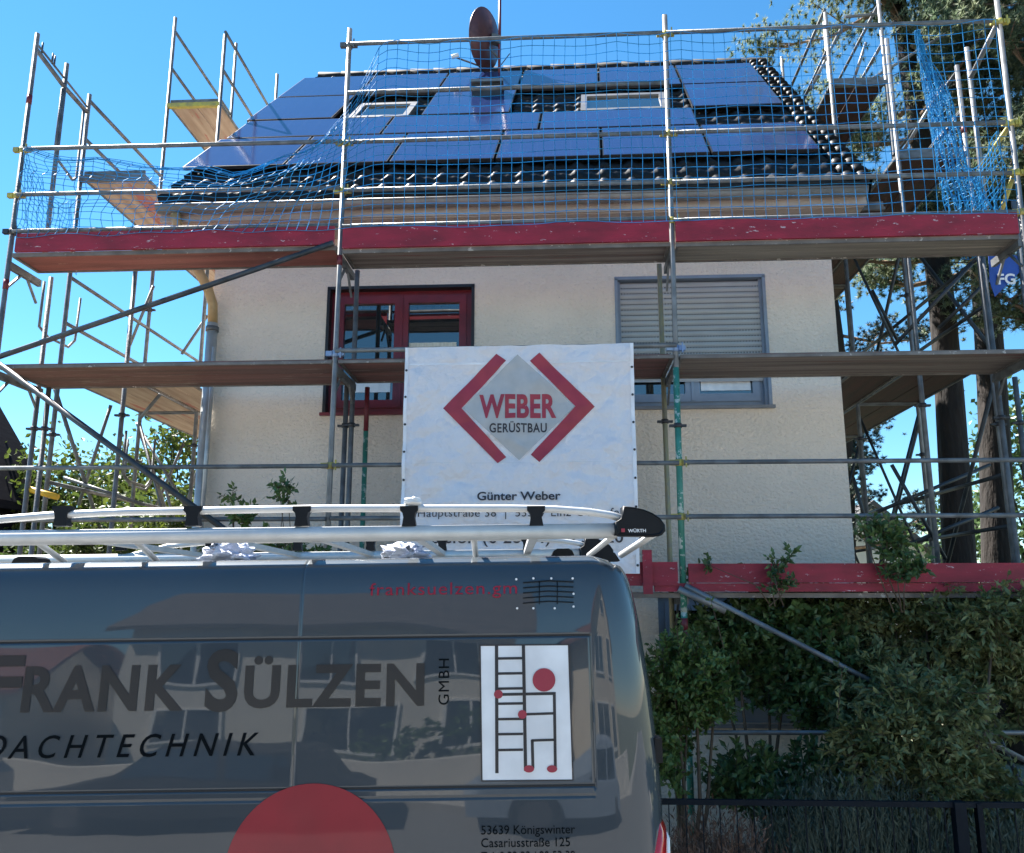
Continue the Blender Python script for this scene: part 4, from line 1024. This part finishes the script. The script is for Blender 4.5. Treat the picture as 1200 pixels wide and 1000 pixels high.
for i, (u, v, Y, rad, lb) in enumerate(((70, 545, 17, 1.2, 'sunlit bushy tree beside the dark roofed neighbour house'), (140, 552, 19, 1.5, 'sunlit tree behind the left scaffold, lower than its neighbours'), (205, 500, 18, 1.3, 'taller light green tree touching the left house corner'), (180, 580, 15, 1.1, 'low bright green tree just behind the left scaffold poles'))):
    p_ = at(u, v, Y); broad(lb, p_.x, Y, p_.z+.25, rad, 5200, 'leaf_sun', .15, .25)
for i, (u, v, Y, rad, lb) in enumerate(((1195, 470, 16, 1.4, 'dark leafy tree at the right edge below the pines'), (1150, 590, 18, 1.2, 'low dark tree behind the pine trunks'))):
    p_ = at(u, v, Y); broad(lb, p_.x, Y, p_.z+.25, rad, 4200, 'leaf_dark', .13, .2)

# ------------------------------------------------------------------ railing
fe = thing('iron_railing', 'dark iron garden railing with thin bars in front of the plants', 'fence', (1.9, 6.3, 0))
z0 = 1.03
MB().bar((-6, 6.3, z0), (6.5, 6.3, z0+.03), .035, .035).build('top_rail', 'fence_iron', fe)
MB().bar((-6, 6.3, .2), (6.5, 6.3, .22), .035, .03).build('bottom_rail', 'fence_iron', fe)
for x in (-5, -2.3, .4, 2.62, 5.0):
    MB().box(x, x+.075, 6.26, 6.34, 0, z0+.04).build('post', 'fence_iron', fe)
x = 2.77; MB().box(x, x+.035, 6.27, 6.33, 0, z0+.03).build('post', 'fence_iron', fe)
x = -.2
while x < 4.4:
    MB().box(x, x+.007, 6.296, 6.304, .2, z0).build('bar', 'fence_iron', fe); x += .115
# ------------------------------------------------------------------ neighbours
def gable_house(name, label, x0, x1, y0, y1, ze, zr, wm_, rm_, axis='x', wins=(), over=.4, glass='glass', parts=None):
    root = thing(name, label, 'house', ((x0+x1)/2, (y0+y1)/2, 0))
    w = MB(); xm = (x0+x1)/2; ym = (y0+y1)/2
    if axis == 'x':   # ridge along x
        w.prism([(x0, y0, 0), (x0, y1, 0), (x0, y1, ze), (x0, ym, zr), (x0, y0, ze)], (x1-x0, 0, 0)); w.build('wall', wm_, root)
        r_ = MB(); k = (zr-ze)/(ym-y0)
        for s_ in (-1, 1):
            ya = ym+s_*((y1-y0)/2+over); r_.prism([(x0-over, ya, ze-k*over+.02), (x1+over, ya, ze-k*over+.02), (x1+over, ym, zr+.02), (x0-over, ym, zr+.02)], (0, 0, .16))
        r_.build('roof', rm_, root)
    else:
        w.prism([(x0, y0, 0), (x1, y0, 0), (x1, y0, ze), (xm, y0, zr), (x0, y0, ze)], (0, y1-y0, 0)); w.build('wall', wm_, root)
        r_ = MB(); k = (zr-ze)/(xm-x0)
        for s_ in (-1, 1):
            xa = xm+s_*((x1-x0)/2+over); r_.prism([(xa, y0-over, ze-k*over+.02), (xa, y1+over, ze-k*over+.02), (xm, y1+over, zr+.02), (xm, y0-over, zr+.02)], (0, 0, .16))
        r_.build('roof', rm_, root)
    for (a0, a1, b0, b1) in wins:   # windows on the face towards the street (y1 side)
        f = MB(); e = .07; y = y1
        f.box(a0, a1, y, y+.05, b0, b0+e); f.box(a0, a1, y, y+.05, b1-e, b1); f.box(a0, a0+e, y, y+.05, b0+e, b1-e); f.box(a1-e, a1, y, y+.05, b0+e, b1-e); f.box((a0+a1)/2-.03, (a0+a1)/2+.03, y, y+.045, b0+e, b1-e)
        fo = f.build('window', 'frame_white', root); g_ = MB(); g_.face([(a0+e, y+.02, b0+e), (a1-e, y+.02, b0+e), (a1-e, y+.02, b1-e), (a0+e, y+.02, b1-e)]); g_.build('pane', 'glass', fo)
    return root
q = at(0, 495, 15)
qe = at(52, 590, 17.0)
gable_house('neighbour_house', 'dark slate clad neighbour house at the left picture edge', qe.x-5.0, qe.x, 13.2, 17.0, qe.z, qe.z+3.6, 'slate_dark', 'slate_dark', axis='y', over=.2)
gable_house('neighbour_house', 'pale neighbour house with a grey roof beyond the right gable', 6.3, 10.8, 24, 30, 2.9, 4.9, 'opp_wall', 'grey_tile', axis='y', over=.3)
# across the street (seen only as reflections in van and windows)
gable_house('opposite_house', 'white two storey house with a dark roof across the street', -8.0, 1.0, -22, -14, 5.0, 8.8, 'opp_wall', 'grey_tile', wins=[(-7.2, -5.4, 3.0, 4.4), (-4.2, -2.6, 3.0, 4.4), (-1.4, .2, 3.0, 4.4), (-7.2, -5.6, .9, 2.2), (-4.0, -1.6, .6, 2.3), (-.8, .4, .6, 2.3)])
gable_house('opposite_house', 'beige gabled house with a red roof across the street', 2.4, 9.0, -20, -11.5, 4.4, 8.4, 'opp_wall2', 'red_tile', axis='y', wins=[(3.2, 4.8, 3.1, 4.4), (6.2, 8.0, 3.1, 4.4), (3.2, 5.2, .8, 2.2), (6.4, 8.0, .8, 2.2), (5.1, 6.3, 5.3, 6.4)])
gable_house('opposite_house', 'low white garage across the street at the far end', -15.5, -9.5, -19, -12, 2.8, 4.4, 'opp_wall', 'red_tile', wins=[(-14.5, -12.5, .8, 2.2)])
gw = MB(); gw.box(-16, 12, -8.45, -8.25, 0, .9); tag(gw.build('garden_wall', 'opp_wall', None), 'low pale garden wall along the opposite pavement', 'wall')
def parked_car(label, x, y, col, L_=4.4, W_=1.75, H_=1.46, van_like=False):
    root = thing('parked_car', label, 'car', (x, y, 0)); mb = MB()
    if van_like: low = [(-.5, .30), (.5, .30), (.5, .95), (.47, 1.05), (-.30, 1.12), (-.49, .95)]; top = [(-.30, 1.10), (.475, 1.04), (.46, 1.80), (.40, 1.86), (-.10, 1.86), (-.17, 1.78)]; H2 = 1.86
    else: low = [(-.5, .28), (.5, .28), (.5, .80), (.44, .90), (-.22, .96), (-.46, .80), (-.5, .62)]; top = [(-.22, .94), (.40, .89), (.30, 1.34), (.20, 1.42), (-.02, 1.42), (-.08, 1.38)]; H2 = 1.42
    n = len(low)
    for poly, in0, in1, nm, m_ in ((low, 0, .05, 'body', col), (top, .08, .20, 'cabin', col)):
        mb = MB(); zmax = max(p[1] for p in poly); zmin = min(p[1] for p in poly)
        def yy(z): return W_/2-in0-(in1-in0)*((z-zmin)/(zmax-zmin))**2
        A = [Vector((x+p[0]*L_, y-yy(p[1]), p[1])) for p in poly]; B_ = [Vector((x+p[0]*L_, y+yy(p[1]), p[1])) for p in poly]
        mb.face(A); mb.face(list(reversed(B_)))
        for i in range(len(poly)): mb.face([A[i], B_[i], B_[(i+1) % len(poly)], A[(i+1) % len(poly)]])
        mb.build(nm, m_, root)
    for a0, a1 in ((-.17, .07), (.09, .30)):
        mb = MB(); zb_, zt_ = (1.14, 1.70) if van_like else (.99, 1.33); e = .06 if not van_like else .02
        def yq(z): t = (z-(1.04 if van_like else .89))/(.82 if van_like else .53); return W_/2-.08-.12*t*t+.006
        mb.face([(x+a0*L_, y+yq(zb_), zb_), (x+a1*L_, y+yq(zb_), zb_), (x+(a1-(e if a1 > .2 else 0))*L_, y+yq(zt_), zt_), (x+(a0+(e if a0 < 0 else 0))*L_, y+yq(zt_), zt_)]); mb.build('side_window', 'glass', root)
    for wx in (-.31, .31):
        for s_ in (-1, 1):
            mb = MB(); ya = y+s_*(W_/2-.2); mb.tube([(x+wx*L_, ya, .31), (x+wx*L_, ya+s_*.22, .31)], .31, 20); w_ = mb.build('wheel', 'rubber', root)
            mb = MB(); mb.tube([(x+wx*L_, ya, .31), (x+wx*L_, ya+s_*.225, .31)], .19, 16); mb.build('rim', 'grey_tile', w_)
parked_car('dark grey hatchback parked across the street facing left', -3.6, -5.4, 'van_letter')
parked_car('dark estate car parked across the street behind the white one', 2.0, -5.4, 'frame_grey', 4.6)
parked_car('silver small van parked across the street at the far end', -8.6, -5.4, 'alu', 4.4, 1.8, 1.86, True)
shrub('hedge_bush', 'leafy green bush standing above the low pale garden wall', 'bush', (-.6, -9.2, 0), [((-1.4, -9.2, .9), (.8, .4, .7)), ((-.3, -9.2, 1.1), (.7, .4, .9)), ((.9, -9.2, .9), (.8, .4, .7))], 3000, 'leaf_mid', .13, .04)
# ------------------------------------------------------------------ sky, sun, camera
SE, SA = R(54), R(58)      # elevation, azimuth to the left of the +Y axis
sd = Vector((-math.sin(SA)*math.cos(SE), math.cos(SA)*math.cos(SE), math.sin(SE)))
w = bpy.data.worlds.new('World'); S.world = w; w.use_nodes = True; nt = w.node_tree
sky = nt.nodes.new('ShaderNodeTexSky'); sky.sky_type = 'NISHITA'; sky.sun_disc = False; sky.sun_elevation = SE
sky.sun_rotation = -SA; sky.air_density = 1.0; sky.dust_density = .0; sky.ozone_density = 6.0; sky.altitude = 100
bg = nt.nodes['Background']; bg.inputs[1].default_value = .060; hs = nt.nodes.new('ShaderNodeHueSaturation'); hs.inputs['Saturation'].default_value = 1.17; hs.inputs['Hue'].default_value = .488
nt.links.new(sky.outputs[0], hs.inputs['Color']); nt.links.new(hs.outputs[0], bg.inputs[0])
L = bpy.data.lights.new('sun', 'SUN'); L.energy = 5.0; L.angle = R(.5); L.color = (1, .95, .88)
lo = bpy.data.objects.new('sun', L); COL.objects.link(lo); lo.rotation_euler = sd.to_track_quat('Z', 'Y').to_euler()
cam = bpy.data.cameras.new('camera'); co = bpy.data.objects.new('camera', cam); COL.objects.link(co)
cam.sensor_fit = 'HORIZONTAL'; cam.sensor_width = 36; cam.lens = 36*F0/1200; cam.clip_end = 2000; cam.clip_start = .05
co.matrix_world = Matrix(((RT.x, UP.x, -FW.x, CAM.x), (RT.y, UP.y, -FW.y, CAM.y), (RT.z, UP.z, -FW.z, CAM.z), (0, 0, 0, 1)))
S.camera = co
S.view_settings.view_transform = 'Standard'; S.view_settings.look = 'None'; S.view_settings.exposure = 2.02; S.view_settings.gamma = 1
for o in bpy.data.objects:
    if '_o' in o: del o['_o']
